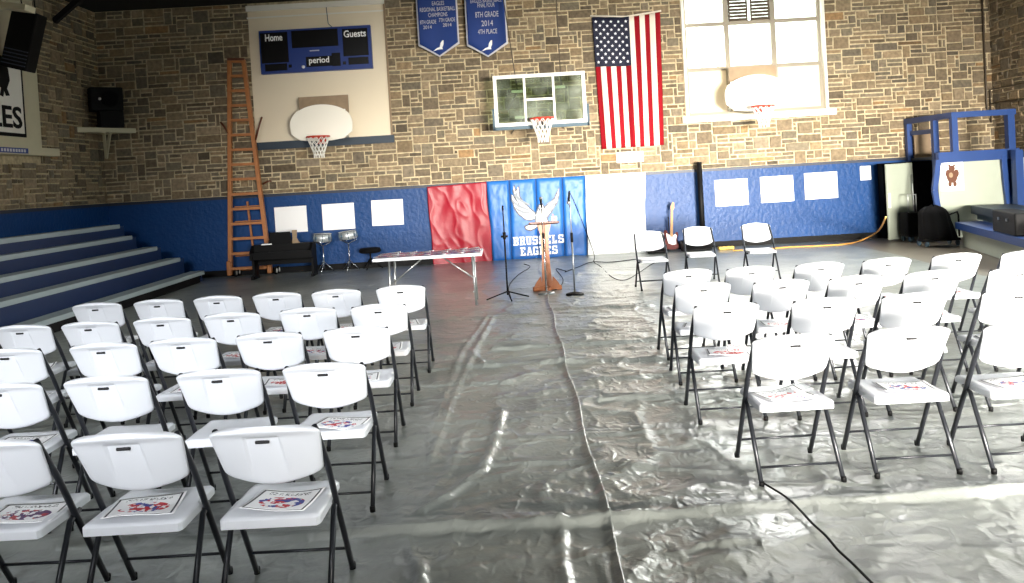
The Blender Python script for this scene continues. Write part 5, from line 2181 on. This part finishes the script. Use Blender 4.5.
ridge([(470, 350), (485, 366), (496, 366)], 0.02, 0.010)
ridge([(700, 545), (790, 543), (840, 528)], 0.025, 0.008)
SEAM = [(-1.0, 0.40), (3.0, 0.385), (6.6, 0.43), (13.0, 0.5), (19.0, 0.56)]


def seam_x(y):
    return np.interp(y, [a for a, b in SEAM], [b for a, b in SEAM])


def tarp(name, side, label):
    ys = [-0.5, 1.0, 2.0, 2.6]
    while ys[-1] < WY - 0.12:
        ys.append(ys[-1] + max(0.018, ys[-1] * 0.0055))
    ys[-1] = WY - 0.10
    ys = np.array(ys)
    nx = 300
    u = np.linspace(0, 1, nx)
    if side < 0:
        u = 1 - (1 - u) ** 1.25
    else:
        u = u ** 1.25
    U, Yg = np.meshgrid(u, ys)
    sx = seam_x(Yg) + 0.012 * np.sin(Yg * 3.1) + (0.03 if side < 0 else -0.01)
    outer = np.full_like(Yg, XL + 0.9) if side < 0 else np.full_like(Yg, 6.7) + 0.12 * np.sin(Yg * 0.9)
    Xg = outer * (1 - U) + sx * U if side < 0 else sx * (1 - U) + outer * U
    Z = np.zeros_like(Xg)
    for poly, w, h in RIDGES:
        best = np.full_like(Xg, 1e9)
        for (x0, y0), (x1, y1) in zip(poly, poly[1:]):
            dx, dy = x1 - x0, y1 - y0
            t = np.clip(((Xg - x0) * dx + (Yg - y0) * dy) / (dx * dx + dy * dy), 0, 1)
            dd = np.hypot(Xg - x0 - t * dx, Yg - y0 - t * dy)
            best = np.minimum(best, dd)
        k = h * (0.6 + 0.8 * vnoise(Xg * 2.3, Yg * 2.3, 5))
        ww = w * (1 + Yg * 0.04)
        Z += 1.7 * k * np.exp(-(best / ww) ** 2)
    # crumples: ridged noise, strongest around the middle and right
    amp_ = 0.35 + 0.65 * np.exp(-((Xg - 1.1) / 1.9) ** 2)
    amp_ *= np.where(Xg < -0.9, 0.6, 1.0)
    def rid(fx, fy, sd, warp=0.6):
        wx = Xg * fx + warp * (vnoise(Xg * 1.7, Yg * 1.7, sd + 50) * 2)
        wy = Yg * fy + warp * (vnoise(Xg * 1.9 + 7, Yg * 1.5, sd + 60) * 2)
        return np.clip(1 - np.abs(vnoise(wx, wy, sd) * 2 - 1) * 2.2, 0, 1) ** 2
    Z += amp_ * 0.014 * rid(1.2, 2.6, 1)
    Z += amp_ * 0.012 * rid(2.6, 2.0, 2)
    fine = np.clip(1.2 - Yg / 14, 0.2, 1)
    Z += amp_ * fine * 0.008 * rid(5.2, 4.2, 3)
    Z += amp_ * 0.006 * rid(0.8, 5.0, 4)
    Z += (0.022 if side < 0 else 0.004) * np.exp(-(np.abs(Xg - sx) / 0.035) ** 2)
    Z = Z - 0.006
    Z[:, 0] = -0.011
    Z[:, -1] = -0.011 if side > 0 else 0.0
    n0, n1 = Xg.shape
    co = np.stack([Xg, Yg, Z], -1).reshape(-1, 3)
    idx = np.arange(n0 * n1).reshape(n0, n1)
    faces = np.stack([idx[:-1, :-1], idx[:-1, 1:], idx[1:, 1:], idx[1:, :-1]], -1).reshape(-1, 4)
    me = bpy.data.meshes.new(name)
    me.vertices.add(len(co))
    me.vertices.foreach_set('co', co.astype(np.float32).ravel())
    me.loops.add(faces.size)
    me.polygons.add(len(faces))
    me.loops.foreach_set('vertex_index', faces.astype(np.int32).ravel())
    me.polygons.foreach_set('loop_start', np.arange(0, faces.size, 4, dtype=np.int32))
    me.polygons.foreach_set('use_smooth', np.ones(len(faces), dtype=bool))
    me.update()
    me.validate()
    o = link_mesh(name, me, 'tarp')
    tag(o, label, 'tarp', 'floor tarps')
    return o


tarp('floor_tarp', -1, 'wrinkled grey plastic floor tarp left of the long centre seam')
tarp('floor_tarp', 1, 'wrinkled grey plastic floor tarp right of the long centre seam')

# ------------------------------------------------------------------ light
def area(name, loc, target, sx, sy, power, col=(1, 1, 1), spread=180):
    l = bpy.data.lights.new(name, 'AREA')
    l.shape = 'RECTANGLE'
    l.size, l.size_y = sx, sy
    l.energy = power
    l.color = col
    l.spread = math.radians(spread)
    o = bpy.data.objects.new(name, l)
    COL.objects.link(o)
    o.location = loc
    o.rotation_euler = (V3(target) - V3(loc)).to_track_quat('-Z', 'Y').to_euler()
    return o


for (a, b), pw_ in zip(RW, (35, 85, 130)):
    area('window_light', (XR - 0.05, (a + b) / 2, 4.15), (XR - 5, (a + b) / 2, 0.2), 2.6, 2.1, pw_, (0.95, 0.98, 1.0), 80)
area('window_light', ((WX0 + WX1) / 2, WY - 0.15, (bars_z[1] + WZ1) / 2), (2.0, 8, 0), ww * 0.9, 1.9, 300, (1.0, 0.98, 0.95), 140)
# added lights behind the camera: low beam down the hall, high fill
area('added_rear_light', (5.2, YB + 0.15, 1.6), (4.2, WY, 1.2), 4.6, 1.5, 1000, (1.0, 0.94, 0.84), 44)
area('window_light', (-2.5, YB + 0.2, 4.3), (-2.2, 3.6, 0.3), 4.0, 1.6, 210, (0.96, 0.98, 1.0), 46)  # fill added for the left block chair backs
mb = MB()
mb.box(XL, XR, YB, -1.2, 2.25, 2.4)  # unseen slab added to keep the low beam off the upper wall
build(mb, 'light_cut_slab', 'ceiling')['kind'] = 'structure'

w = bpy.data.worlds.new('world')
S.world = w
w.use_nodes = True
bg = w.node_tree.nodes['Background']
bg.inputs[0].default_value = (1.0, 0.99, 0.97, 1)
bg.inputs[1].default_value = 5

S.view_settings.view_transform = 'Standard'
S.view_settings.look = 'None'
S.view_settings.gamma = 1.0
S.view_settings.use_curve_mapping = False
S.view_settings.exposure = 0.56
